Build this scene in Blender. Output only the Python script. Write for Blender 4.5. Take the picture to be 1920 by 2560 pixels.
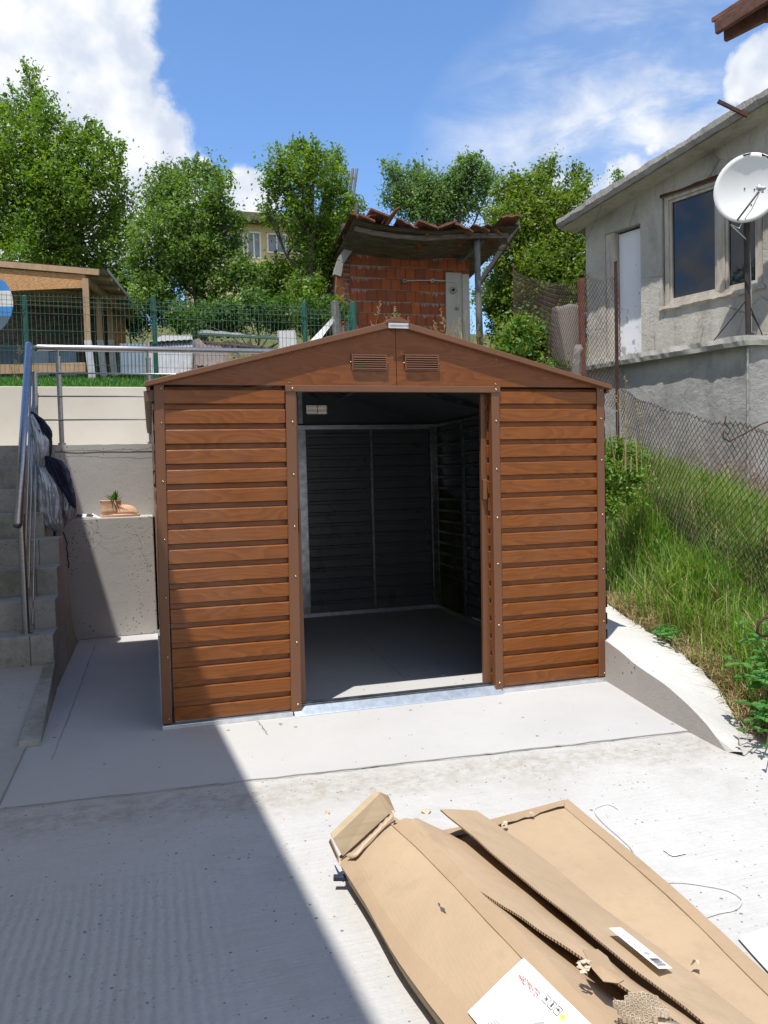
import bpy, math, random
import numpy as np
from mathutils import Vector, Matrix, noise as mnoise
random.seed(7); RNG = np.random.default_rng(7)
D = bpy.data
for o in list(D.objects): D.objects.remove(o)
scn = bpy.context.scene
COL = scn.collection
R = math.radians

# ------------------------------------------------------------------ camera
CAM = Vector((-0.0286, -4.2522, 1.2927))
YAW, PITCH, ROLL, FPX = -0.28532, -0.046415, -0.026012, 1980.0
_f = Vector((-math.sin(YAW)*math.cos(PITCH), math.cos(YAW)*math.cos(PITCH), math.sin(PITCH)))
_r = Vector((math.cos(YAW), math.sin(YAW), 0)); _u = _r.cross(_f)
CR = _r*math.cos(ROLL) + _u*math.sin(ROLL); CU = -_r*math.sin(ROLL) + _u*math.cos(ROLL); CF = _f
cd = D.cameras.new('camera'); cam = D.objects.new('camera', cd); COL.objects.link(cam)
cam.matrix_world = Matrix(((CR.x, CU.x, -CF.x, CAM.x), (CR.y, CU.y, -CF.y, CAM.y), (CR.z, CU.z, -CF.z, CAM.z), (0, 0, 0, 1)))
cd.sensor_fit = 'VERTICAL'; cd.sensor_height = 36; cd.sensor_width = 27; cd.lens = 36*FPX/2560
cd.clip_start = .05; cd.clip_end = 2000
scn.camera = cam

# ------------------------------------------------------------------ light
SUN_TO = Vector((-.392, -.462, 1.74)).normalized()
sd = D.lights.new('sun', 'SUN'); sd.energy = 3.4; sd.angle = R(.53); sd.color = (1, .955, .89)
so = D.objects.new('sun', sd); COL.objects.link(so); so.rotation_euler = SUN_TO.to_track_quat('Z', 'Y').to_euler()
scn.view_settings.view_transform = 'Standard'; scn.view_settings.look = 'None'
scn.view_settings.exposure = 0.82; scn.view_settings.gamma = 1
w = D.worlds.new('World'); scn.world = w; w.use_nodes = True
nt = w.node_tree; nt.nodes.clear(); N = nt.nodes.new; L = nt.links.new
out = N('ShaderNodeOutputWorld'); bg = N('ShaderNodeBackground'); bg.inputs[1].default_value = .140
sky = N('ShaderNodeTexSky'); sky.sky_type = 'NISHITA'; sky.sun_disc = False
sky.sun_elevation = math.asin(SUN_TO.z); sky.sun_rotation = math.atan2(SUN_TO.x, SUN_TO.y)
sky.air_density = 1.0; sky.dust_density = .0; sky.ozone_density = 3.5; sky.altitude = 1500
tc = N('ShaderNodeTexCoord')
def vdir(px, py):
    return (CF + CR*((px-960)/FPX) + CU*((1280-py)/FPX)).normalized()
# clouds: soft banks round fixed sky directions, edges broken by noise
blobs = [(-150, 150, .20, 1), (40, 60, .095, 1), (200, 90, .058, 1), (330, 150, .035, .8), (120, 330, .11, 1), (280, 180, .055, .8), (290, 330, .075, 1),
         (400, 345, .035, 1), (360, 410, .055, 1), (350, 480, .06, 1), (220, 540, .08, 1), (505, 415, .012, .7), (635, 485, .032, 1), (60, 500, .12, 1),
         (1910, 180, .036, 1), (1868, 205, .024, .9), (1935, 120, .025, .7), (1560, 470, .05, .5), (1640, 360, .02, .5)]
def vn(a, *k):
    n = N('ShaderNodeVectorMath'); n.operation = a
    for i, x in enumerate(k):
        if hasattr(x, 'is_output') or isinstance(x, bpy.types.NodeSocket): L(x, n.inputs[i])
        else: n.inputs[i].default_value = x
    return n
def mn(a, *k, clamp=False):
    n = N('ShaderNodeMath'); n.operation = a; n.use_clamp = clamp
    for i, x in enumerate(k):
        if isinstance(x, bpy.types.NodeSocket): L(x, n.inputs[i])
        else: n.inputs[i].default_value = x
    return n.outputs[0]
nrm = vn('NORMALIZE', tc.outputs['Generated']).outputs[0]
# unseen cloud banks behind, beside and above the camera, added for neutral fill light
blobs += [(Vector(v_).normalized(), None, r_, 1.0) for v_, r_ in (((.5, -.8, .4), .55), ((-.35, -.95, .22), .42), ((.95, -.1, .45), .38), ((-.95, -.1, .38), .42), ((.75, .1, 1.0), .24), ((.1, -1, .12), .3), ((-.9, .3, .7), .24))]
acc = None
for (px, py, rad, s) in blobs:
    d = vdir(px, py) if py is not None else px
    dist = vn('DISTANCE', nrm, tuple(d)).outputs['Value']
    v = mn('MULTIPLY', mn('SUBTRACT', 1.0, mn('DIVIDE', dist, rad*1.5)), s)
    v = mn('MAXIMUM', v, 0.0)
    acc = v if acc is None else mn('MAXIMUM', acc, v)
nz = N('ShaderNodeTexNoise'); nz.inputs['Scale'].default_value = 9; nz.inputs['Detail'].default_value = 9; nz.inputs['Roughness'].default_value = .58
L(nrm, nz.inputs['Vector'])
nz2 = N('ShaderNodeTexNoise'); nz2.inputs['Scale'].default_value = 22; nz2.inputs['Detail'].default_value = 6; L(nrm, nz2.inputs['Vector'])
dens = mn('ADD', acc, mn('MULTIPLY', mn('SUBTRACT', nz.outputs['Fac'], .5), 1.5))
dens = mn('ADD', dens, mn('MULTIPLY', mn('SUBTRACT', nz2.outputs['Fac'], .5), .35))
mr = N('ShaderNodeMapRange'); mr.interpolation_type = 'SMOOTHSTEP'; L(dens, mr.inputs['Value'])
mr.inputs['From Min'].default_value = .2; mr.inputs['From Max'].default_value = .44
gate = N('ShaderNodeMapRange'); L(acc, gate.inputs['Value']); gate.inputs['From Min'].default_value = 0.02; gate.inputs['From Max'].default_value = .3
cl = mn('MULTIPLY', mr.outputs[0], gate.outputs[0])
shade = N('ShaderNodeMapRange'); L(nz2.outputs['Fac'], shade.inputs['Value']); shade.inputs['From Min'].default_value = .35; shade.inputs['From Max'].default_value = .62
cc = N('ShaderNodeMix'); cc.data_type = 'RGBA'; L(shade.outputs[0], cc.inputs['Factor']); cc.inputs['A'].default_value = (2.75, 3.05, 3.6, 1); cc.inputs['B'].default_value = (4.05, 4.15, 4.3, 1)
# thin streaky veil low on the right
acc2 = None
for (px, py, rad, s_) in ((1640, 330, .13, .7), (1480, 400, .12, .75), (1330, 430, .10, .55), (1560, 250, .11, .5), (1720, 260, .09, .6), (1300, 390, .07, .4), (1400, 450, .12, .7)):
    v = mn('MAXIMUM', mn('MULTIPLY', mn('SUBTRACT', 1.0, mn('DIVIDE', vn('DISTANCE', nrm, tuple(vdir(px, py))).outputs['Value'], rad*1.5)), s_), 0.0)
    acc2 = v if acc2 is None else mn('MAXIMUM', acc2, v)
mp = N('ShaderNodeMapping'); L(nrm, mp.inputs[0]); mp.inputs['Scale'].default_value = (3, 3, 9); mp.inputs['Rotation'].default_value = (0, .45, .3)
nz3 = N('ShaderNodeTexNoise'); nz3.inputs['Scale'].default_value = 2.2; nz3.inputs['Detail'].default_value = 8; nz3.inputs['Roughness'].default_value = .6; nz3.inputs['Distortion'].default_value = .5; L(mp.outputs[0], nz3.inputs['Vector'])
wr = N('ShaderNodeMapRange'); wr.interpolation_type = 'SMOOTHSTEP'; L(nz3.outputs['Fac'], wr.inputs['Value']); wr.inputs['From Min'].default_value = .36; wr.inputs['From Max'].default_value = .68
wisp = mn('MULTIPLY', mn('MULTIPLY', acc2, mn('ADD', wr.outputs[0], .25)), 1.25, clamp=True)
cl = mn('MAXIMUM', cl, wisp)
hs = N('ShaderNodeHueSaturation'); hs.inputs['Saturation'].default_value = 1.08; L(sky.outputs[0], hs.inputs['Color'])
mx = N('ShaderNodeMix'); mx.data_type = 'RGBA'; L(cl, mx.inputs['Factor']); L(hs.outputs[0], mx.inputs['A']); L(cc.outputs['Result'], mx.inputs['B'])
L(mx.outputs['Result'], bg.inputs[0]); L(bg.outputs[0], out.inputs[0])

# ------------------------------------------------------------------ where a photo pixel lies in the world
def ray(px, py): return CF + CR*((px-960)/FPX) + CU*((1280-py)/FPX)
def on(px, py, ax, val):
    d = ray(px, py); return CAM + d*((val-CAM[ax])/d[ax])
def PD(px, py, depth): return CAM + ray(px, py)*depth
def PL(px, py, pt, n):
    d = ray(px, py); return CAM + d*((Vector(pt)-CAM).dot(n)/d.dot(n))

# ------------------------------------------------------------------ materials
MATS = {}
class NG:
    def __init__(s, name):
        s.m = D.materials.new(name); s.m.use_nodes = True; s.t = s.m.node_tree; s.t.nodes.clear()
        s.out = s.n('ShaderNodeOutputMaterial'); s.b = s.n('ShaderNodeBsdfPrincipled'); s.l(s.b.outputs[0], s.out.inputs[0])
        s.tc = s.n('ShaderNodeTexCoord'); s.co = s.tc.outputs['Object']; MATS[name] = s.m
    def n(s, t): return s.t.nodes.new(t)
    def l(s, a, b): s.t.links.new(a, b)
    def mapv(s, scale=(1, 1, 1), loc=(0, 0, 0), rot=(0, 0, 0)):
        m = s.n('ShaderNodeMapping'); s.l(s.co, m.inputs[0]); m.inputs['Scale'].default_value = scale; m.inputs['Location'].default_value = loc; m.inputs['Rotation'].default_value = rot
        return m.outputs[0]
    def noise(s, scale, detail=5, rough=.55, vec=None, dist=0):
        k = s.n('ShaderNodeTexNoise'); s.l(vec or s.co, k.inputs['Vector']); k.inputs['Scale'].default_value = scale
        k.inputs['Detail'].default_value = detail; k.inputs['Roughness'].default_value = rough; k.inputs['Distortion'].default_value = dist; return k.outputs['Fac']
    def ramp(s, v, stops):
        k = s.n('ShaderNodeValToRGB'); s.l(v, k.inputs[0]); e = k.color_ramp.elements
        while len(e) < len(stops): e.new(.5)
        for i, (p, c) in enumerate(stops):
            e[i].position = p; e[i].color = (*c, 1) if hasattr(c, '__len__') else (c, c, c, 1)
        return k.outputs[0]
    def mix(s, f, a, b, mode='MIX'):
        k = s.n('ShaderNodeMix'); k.data_type = 'RGBA'; k.blend_type = mode
        for x, i in ((f, 'Factor'), (a, 'A'), (b, 'B')):
            if isinstance(x, bpy.types.NodeSocket): s.l(x, k.inputs[i])
            elif i == 'Factor': k.inputs[i].default_value = x
            else: k.inputs[i].default_value = (*x, 1) if hasattr(x, '__len__') else (x, x, x, 1)
        return k.outputs['Result']
    def math(s, op, *a, clamp=False):
        k = s.n('ShaderNodeMath'); k.operation = op; k.use_clamp = clamp
        for i, x in enumerate(a):
            if isinstance(x, bpy.types.NodeSocket): s.l(x, k.inputs[i])
            else: k.inputs[i].default_value = x
        return k.outputs[0]
    def bump(s, v, strength=.3, dist=.01):
        k = s.n('ShaderNodeBump'); s.l(v, k.inputs['Height']); k.inputs['Strength'].default_value = strength; k.inputs['Distance'].default_value = dist
        s.l(k.outputs[0], s.b.inputs['Normal']); return k
    def fin(s, col, rough=.8, metal=0, spec=None, alpha=None):
        for x, i in ((col, 'Base Color'), (rough, 'Roughness'), (metal, 'Metallic')):
            if isinstance(x, bpy.types.NodeSocket): s.l(x, s.b.inputs[i])
            elif i == 'Base Color': s.b.inputs[i].default_value = (*x, 1)
            else: s.b.inputs[i].default_value = x
        if spec is not None: s.b.inputs['Specular IOR Level'].default_value = spec
        return s.m
def vary(name, c1, c2, scale=3, rough=.8, metal=0, bump=.15, bscale=60, stretch=(1, 1, 1), spec=None, bd=.004, lo=.35, hi=.65, detail=6):
    g = NG(name); v = g.mapv(stretch); a = g.noise(scale, detail, .6, v)
    g.bump(g.noise(bscale, 4, .6, v), bump, bd); return g.fin(g.ramp(a, [(lo, c1), (hi, c2)]), rough, metal, spec)
def concrete(name, base, dark, rough=.9, specks=.5, speck_scale=26, brushed=0, bump=.35, stain=.5, pits=True, big=1.1, band=False, moss=0):
    g = NG(name)
    a = g.noise(big, 8, .62); b = g.noise(7, 8, .7); c = g.noise(90, 3, .5)
    col = g.ramp(a, [(.3, tuple(base[i]*(1-stain*.35)+dark[i]*stain*.35 for i in range(3))), (.62, base)])
    col = g.mix(g.ramp(b, [(.52, 0), (.72, 1)]), col, tuple(x*.86+y*.14 for x, y in zip(base, dark)))
    col = g.mix(g.ramp(c, [(.3, .12), (.7, 0)]), col, dark)
    h = g.math('ADD', g.math('MULTIPLY', b, .5), g.math('MULTIPLY', c, .25))
    if brushed:
        v = g.mapv((1.2, 26, 1)); s = g.noise(3, 5, .65, v)
        col = g.mix(g.ramp(s, [(.45, 0), (.75, brushed*.45)]), col, dark); h = g.math('ADD', h, g.math('MULTIPLY', s, .45 if band else .9))
    if moss:
        mm_ = g.ramp(g.noise(2.1, 8, .72), [(.42, 0), (.62, moss)]); col = g.mix(mm_, col, (.10, .105, .055)); col = g.mix(g.ramp(g.noise(24, 5, .8), [(.55, 0), (.7, .5)]), col, (.09, .085, .07))
    if pits:
        vo = g.n('ShaderNodeTexVoronoi'); g.l(g.mapv((1, 1, 1)), vo.inputs['Vector']); vo.inputs['Scale'].default_value = speck_scale
        ns = g.noise(2.3, 3); thr = g.math('MULTIPLY', g.ramp(ns, [(.32, .25), (.6, 1)]), .2*min(1.3, .5+specks*.5)); sc_ = g.n('ShaderNodeSeparateColor'); g.l(vo.outputs['Color'], sc_.inputs[0])
        thr = g.math('MULTIPLY', thr, g.math('MULTIPLY', g.math('LESS_THAN', sc_.outputs[0], .25+.35*specks), g.math('ADD', sc_.outputs[1], .35)))
        k = g.math('LESS_THAN', vo.outputs['Distance'], thr)
        col = g.mix(g.math('MULTIPLY', k, .75), col, tuple(x*.35 for x in dark)); h = g.math('SUBTRACT', h, g.math('MULTIPLY', k, .6))
    if band:
        sp = g.n('ShaderNodeSeparateXYZ'); g.l(g.co, sp.inputs[0]); yy = g.math('ADD', g.math('ADD', sp.outputs['Y'], 1.02), g.math('MULTIPLY', sp.outputs['X'], .06))
        bd = g.ramp(g.math('ADD', g.math('ABSOLUTE', yy), g.math('MULTIPLY', g.math('SUBTRACT', g.noise(3, 6, .7), .5), .5)), [(.05, .6), (.24, 0)]); bd = g.math('MULTIPLY', bd, g.ramp(g.noise(16, 6, .75), [(.4, .15), (.6, 1)]))
        col = g.mix(bd, col, (.27, .235, .185))
        # combed ridges in the nearest left part
        wv = g.math('SINE', g.math('MULTIPLY', g.math('ADD', sp.outputs['X'], g.math('MULTIPLY', g.noise(2.6, 5, .65), .07)), 205.0))
        mk = g.math('MULTIPLY', g.ramp(g.math('ADD', sp.outputs['X'], g.math('MULTIPLY', g.noise(1.5, 3), .2)), [(.12, 1), (.3, 0)]), g.ramp(g.math('MULTIPLY', sp.outputs['Y'], -.4), [(.56, 0), (.72, 1)]))
        h = g.math('ADD', h, g.math('MULTIPLY', g.math('MULTIPLY', wv, mk), .14)); col = g.mix(g.math('MULTIPLY', g.math('MULTIPLY', g.math('ADD', wv, 1.0), mk), g.math('MULTIPLY', g.noise(6, 5, .7), .10)), col, dark)
        bl = g.ramp(g.noise(2.6, 8, .72), [(.48, 0), (.68, .5)]); col = g.mix(bl, col, (.33, .315, .285))
        gr = g.n('ShaderNodeTexVoronoi'); g.l(g.co, gr.inputs['Vector']); gr.inputs['Scale'].default_value = 85; scg = g.n('ShaderNodeSeparateColor'); g.l(gr.outputs['Color'], scg.inputs[0])
        kk = g.math('MULTIPLY', g.math('LESS_THAN', gr.outputs['Distance'], g.math('MULTIPLY', scg.outputs[1], .42)), g.math('LESS_THAN', scg.outputs[0], g.ramp(g.noise(3.1, 5), [(.45, .0), (.7, .22)]))); col = g.mix(g.math('MULTIPLY', kk, .4), col, (.12, .11, .095))
    g.bump(h, bump, .012); return g.fin(col, rough, 0, .25)

concrete('slab_concrete', (.455, .455, .45), (.29, .285, .275), specks=.25, speck_scale=14, bump=.18, stain=1.0, big=.9)
concrete('drive_concrete', (.52, .52, .51), (.235, .225, .205), specks=.7, speck_scale=34, brushed=.32, bump=.6, stain=.8, big=1.3, band=True)
concrete('side_concrete', (.43, .425, .40), (.22, .21, .19), specks=.5, speck_scale=22, brushed=.6, bump=.4)
concrete('wall_concrete', (.45, .435, .41), (.2, .185, .165), specks=1.3, speck_scale=38, bump=.4)
concrete('stair_concrete', (.40, .40, .385), (.17, .165, .135), specks=.5, bump=.6, stain=1, moss=.6)
concrete('kerb_concrete', (.56, .55, .525), (.34, .32, .29), specks=.4, bump=.9, stain=1)
concrete('kerb_side', (.50, .475, .45), (.24, .22, .20), specks=.8, bump=.6, stain=.9)
concrete('drum_concrete', (.21, .185, .16), (.09, .08, .07), specks=1.2, speck_scale=60, bump=1.0, stain=1)
concrete('verge_concrete', (.30, .285, .26), (.07, .065, .06), specks=2.2, speck_scale=95, bump=1.6, stain=1)
concrete('rough_concrete', (.36, .35, .32), (.12, .11, .1), specks=1.2, speck_scale=60, bump=1.0, stain=1)
vary('white_render', (.60, .555, .47), (.67, .63, .55), 1.2, .9, bump=.1, bscale=160)
vary('pale_plaster', (.55, .5, .4), (.6, .55, .46), 1.5, .9)
def plaster():
    g = NG('house_plaster'); a = g.noise(1.6, 9, .68); b = g.noise(.55, 4, .6); v = g.mapv((2.6, 2.6, .7)); s = g.noise(1.3, 8, .7, v)
    col = g.ramp(a, [(.3, (.36, .335, .29)), (.5, (.49, .465, .41)), (.7, (.57, .54, .48))])
    col = g.mix(g.ramp(s, [(.5, 0), (.72, .65)]), col, (.22, .21, .195))
    col = g.mix(g.ramp(b, [(.5, 0), (.7, .5)]), col, (.50, .44, .34))
    vo = g.n('ShaderNodeTexVoronoi'); vo.feature = 'DISTANCE_TO_EDGE'; g.l(g.co, vo.inputs['Vector']); vo.inputs['Scale'].default_value = 1.3
    wob = g.math('ADD', vo.outputs['Distance'], g.math('MULTIPLY', g.math('SUBTRACT', a, .5), .12))
    k = g.math('MULTIPLY', g.math('LESS_THAN', g.math('ABSOLUTE', wob), .0035), .55)
    col = g.mix(k, col, (.12, .11, .1))
    dr = g.ramp(g.noise(1.0, 9, .75, g.mapv((5, 5, .9))), [(.55, 0), (.66, .38)]); col = g.mix(dr, col, (.21, .195, .175)); col = g.mix(g.ramp(g.noise(30, 5, .8), [(.58, 0), (.7, .6)]), col, (.2, .185, .165))
    col = g.mix(g.ramp(g.noise(3.3, 8, .75), [(.6, 0), (.66, .45)]), col, (.60, .585, .55))
    g.bump(g.math('ADD', g.math('MULTIPLY', g.noise(9, 9, .78), 1.6), g.math('MULTIPLY', s, .6)), .9, .03); return g.fin(col, .95, 0, .1)
plaster()
def foundation():
    g = NG('foundation_plaster'); a = g.noise(1.3, 9, .7); v = g.mapv((3, 3, .6)); s = g.noise(1.5, 8, .7, v); sep = g.n('ShaderNodeSeparateXYZ'); g.l(g.co, sep.inputs[0])
    col = g.ramp(a, [(.3, (.25, .24, .23)), (.55, (.38, .375, .36)), (.75, (.47, .465, .45))])
    col = g.mix(g.ramp(s, [(.5, 0), (.7, .5)]), col, (.15, .14, .14))
    z = g.math('ADD', sep.outputs['Z'], g.math('MULTIPLY', g.math('SUBTRACT', g.noise(2, 6), .5), 1.6))
    low = g.ramp(g.math('DIVIDE', z, 2.0, clamp=True), [(.38, 1), (.62, 0)])
    rb = g.ramp(g.noise(9, 6, .7), [(.3, (.14, .10, .09)), (.5, (.27, .20, .18)), (.7, (.38, .34, .32))])
    col = g.mix(low, col, rb)
    g.bump(g.math('ADD', g.noise(12, 8, .75), g.math('MULTIPLY', low, g.noise(28, 4))), .8, .03); return g.fin(col, .95, 0, .1)
foundation()
def wood_skin(name, c1, c2, c3, axis=0, inside=None, rough=.33):
    g = NG(name); sep = g.n('ShaderNodeSeparateXYZ'); g.l(g.co, sep.inputs[0])
    zr = g.math('ADD', sep.outputs['Z'], sep.outputs['Y']) if axis == 1 else sep.outputs['Z']
    xx = sep.outputs['Y'] if axis == 1 else sep.outputs['X']
    row = g.math('FLOOR', g.math('DIVIDE', g.math('SUBTRACT', sep.outputs['Z'], .105), .1035))
    cmb = g.n('ShaderNodeCombineXYZ'); g.l(g.math('ADD', xx, g.math('MULTIPLY', row, 3.7)), cmb.inputs[0]); g.l(g.math('MULTIPLY', row, 1.7), cmb.inputs[1]); g.l(g.math('MULTIPLY', sep.outputs['Z'], 5.0), cmb.inputs[2])
    n1 = g.noise(1.25, 2.5, .45, cmb.outputs[0]); ring = g.math('FRACT', g.math('ADD', g.math('MULTIPLY', n1, 17), g.math('MULTIPLY', sep.outputs['Z'], 22)))
    st = g.n('ShaderNodeMapping'); g.l(cmb.outputs[0], st.inputs[0]); st.inputs['Scale'].default_value = (3, 3, 40)
    fine = g.noise(3, 5, .7, st.outputs[0])
    col = g.ramp(ring, [(0, c1), (.5, c2), (.86, tuple((x+y)/2 for x, y in zip(c2, c3))), (1, c1)])
    col = g.mix(g.ramp(fine, [(.4, 0), (.75, .6)]), col, c3)
    if inside is not None:
        ge = g.n('ShaderNodeNewGeometry'); col = g.mix(ge.outputs['Backfacing'], col, inside)
    g.bump(g.math('ADD', g.math('MULTIPLY', fine, .25), g.math('MULTIPLY', g.noise(3.5, 3), 6)), .35, .004); dst = g.noise(1.1, 6, .7); col = g.mix(g.ramp(dst, [(.5, 0), (.75, .10)]), col, (.38, .33, .27)); return g.fin(col, g.ramp(g.noise(6, 5, .7), [(.3, rough-.1), (.7, rough+.1)]), 0, .38)
W1, W2, W3 = (.25, .079, .0115), (.21, .063, .0088), (.135, .038, .006)
INS = (.105, .113, .12)
wood_skin('walnut_siding', W1, W2, W3, 0, INS)
wood_skin('walnut_siding_side', W1, W2, W3, 1, INS)
wood_skin('walnut_gable', (.225, .071, .013), (.185, .056, .010), (.13, .036, .007), 0, INS)
def trimmat(name, c, ins=None, rough=.4):
    g = NG(name); a = g.noise(5, 5, .6); col = g.ramp(a, [(.3, tuple(x*.92 for x in c)), (.7, c)])
    if ins is not None:
        ge = g.n('ShaderNodeNewGeometry'); col = g.mix(ge.outputs['Backfacing'], col, ins)
    g.bump(g.noise(40, 3), .04, .002); return g.fin(col, rough, 0, .5)
trimmat('brown_trim', (.165, .068, .030)); trimmat('brown_roof', (.14, .07, .04), INS)
vary('galvanized', (.60, .63, .67), (.78, .80, .83), 22, .38, .85, bump=.05, bscale=60)
vary('zinc_sill', (.42, .50, .60), (.56, .64, .74), 30, .4, .8, bump=.05, bscale=60)
vary('galvanized_dark', (.26, .28, .30), (.5, .52, .54), 18, .32, 1.0, bump=.08, bscale=40)
vary('stainless', (.30, .30, .31), (.44, .44, .45), 30, .36, 1.0, bump=.02, stretch=(1, 1, 8))
vary('screw_metal', (.7, .6, .42), (.8, .7, .5), 20, .3, 1.0, bump=0)
vary('green_paint', (.012, .085, .062), (.018, .11, .08), 6, .45, bump=.05)
vary('green_wire', (.05, .11, .085), (.09, .16, .13), 6, .45, bump=0)
vary('rust', (.03, .014, .010), (.085, .032, .018), 22, .85, bump=.4, bscale=90, bd=.003)
vary('red_rust', (.11, .03, .018), (.18, .05, .028), 14, .8, bump=.4, bscale=90)
vary('wire_rust', (.03, .018, .014), (.075, .036, .024), 9, .7, .2, bump=0)
def cardmat(name, c):
    g = NG(name); a = g.noise(2.2, 7, .65); b = g.noise(7, 7, .7); v = g.n('ShaderNodeTexVoronoi'); v.feature = 'DISTANCE_TO_EDGE'; mpv = g.mapv((3.1, 1.3, 3)); g.l(mpv, v.inputs['Vector']); v.inputs['Scale'].default_value = 1.6
    col = g.ramp(a, [(.3, tuple(x*.88 for x in c)), (.7, tuple(min(1, x*1.06) for x in c))]); col = g.mix(g.ramp(b, [(.56, 0), (.7, .35)]), col, tuple(x*.72 for x in c))
    wob = g.math('ADD', v.outputs['Distance'], g.math('MULTIPLY', g.math('SUBTRACT', b, .5), .05)); cr = g.math('MULTIPLY', g.ramp(g.math('ABSOLUTE', wob), [(0, 1), (.012, 0)]), g.ramp(g.noise(2.7, 3), [(.55, 0), (.68, 1)])); col = g.mix(g.math('MULTIPLY', cr, .06), col, tuple(min(1, x*1.35) for x in c))
    fl = g.n('ShaderNodeTexWave'); g.l(g.co, fl.inputs[0]); fl.inputs['Scale'].default_value = 30; fl.inputs['Distortion'].default_value = 1
    g.bump(g.math('ADD', g.math('MULTIPLY', cr, .2), g.math('ADD', g.math('MULTIPLY', a, 3.5), g.math('MULTIPLY', fl.outputs['Fac'], .05))), .45, .008); return g.fin(col, .86, 0, .15)
cardmat('cardboard', (.41, .305, .20))
cardmat('cardboard_inner', (.37, .27, .175))
vary('cardboard_tape', (.37, .27, .175), (.42, .31, .205), 4, .45, bump=.1, bscale=20)
vary('torn_paper', (.46, .37, .27), (.6, .5, .38), 20, .95, bump=.6, bscale=70)
def corrug(name):
    g = NG(name); v = g.mapv((1, 1, 1)); wv = g.n('ShaderNodeTexWave'); g.l(v, wv.inputs[0]); wv.inputs['Scale'].default_value = 38; wv.bands_direction = 'Y'; wv.inputs['Distortion'].default_value = 4
    return g.fin(g.ramp(wv.outputs['Fac'], [(.3, (.07, .04, .02)), (.6, (.42, .30, .19))]), .9)
corrug('corrugated_edge')
vary('paper_white', (.78, .78, .77), (.82, .82, .81), 4, .7, bump=.05)
vary('plastic_white', (.72, .73, .75), (.8, .8, .82), 6, .3, bump=.3, bscale=14, bd=.01)
vary('ink', (.06, .06, .065), (.09, .09, .1), 4, .7, bump=0); vary('ink_red', (.32, .10, .08), (.38, .13, .1), 4, .7, bump=0); vary('ink_grey', (.33, .33, .35), (.4, .4, .42), 4, .7, bump=0); vary('ink_yellow', (.7, .62, .05), (.75, .66, .08), 4, .7, bump=0)
vary('plate_silver', (.62, .63, .64), (.72, .73, .74), 6, .3, .6, bump=.02)
vary('pale_wood', (.34, .26, .16), (.43, .34, .225), 2, .75, stretch=(1, 1, 14), bump=.1)
vary('shelter_timber', (.34, .22, .13), (.46, .31, .19), 3, .85, stretch=(3, 3, 1), bump=.2)
vary('white_timber', (.45, .47, .5), (.6, .62, .64), 6, .8)
vary('old_wood', (.055, .045, .04), (.16, .13, .105), 4, .9, stretch=(1, 6, 6), bump=.5)
vary('grey_wood', (.09, .085, .085), (.2, .19, .185), 5, .9, stretch=(6, 6, 1), bump=.5)
vary('osb', (.34, .17, .065), (.52, .30, .13), 26, .85, bump=.3, bscale=30, stretch=(1, 1, 2.2), detail=3)
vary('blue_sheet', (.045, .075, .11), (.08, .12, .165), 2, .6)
vary('blue_banner', (.03, .17, .45), (.05, .23, .55), 3, .6); vary('white_banner', (.5, .5, .48), (.65, .64, .62), 5, .6)
def tinsheet(name, a, b, rs):
    g = NG(name); n = g.noise(2.4, 6, .65); n2 = g.noise(5, 6, .7)
    col = g.ramp(n, [(.3, a), (.7, b)]); col = g.mix(g.ramp(n2, [(.52, 0), (.66, rs)]), col, (.16, .065, .035)); return g.fin(col, .5, .35)
tinsheet('tin_grey', (.24, .25, .26), (.40, .41, .41), .5); tinsheet('tin_rusty', (.16, .11, .09), (.3, .28, .26), .9); tinsheet('tin_white', (.36, .37, .37), (.50, .50, .49), .2)
tinsheet('shelter_roof', (.3, .31, .32), (.55, .56, .57), .1)
vary('roof_tile', (.12, .05, .03), (.24, .10, .06), 9, .9, bump=.4, bscale=40)
vary('planks_brown', (.075, .032, .02), (.14, .06, .038), 6, .75, stretch=(1, 4, 4), bump=.3)
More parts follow.
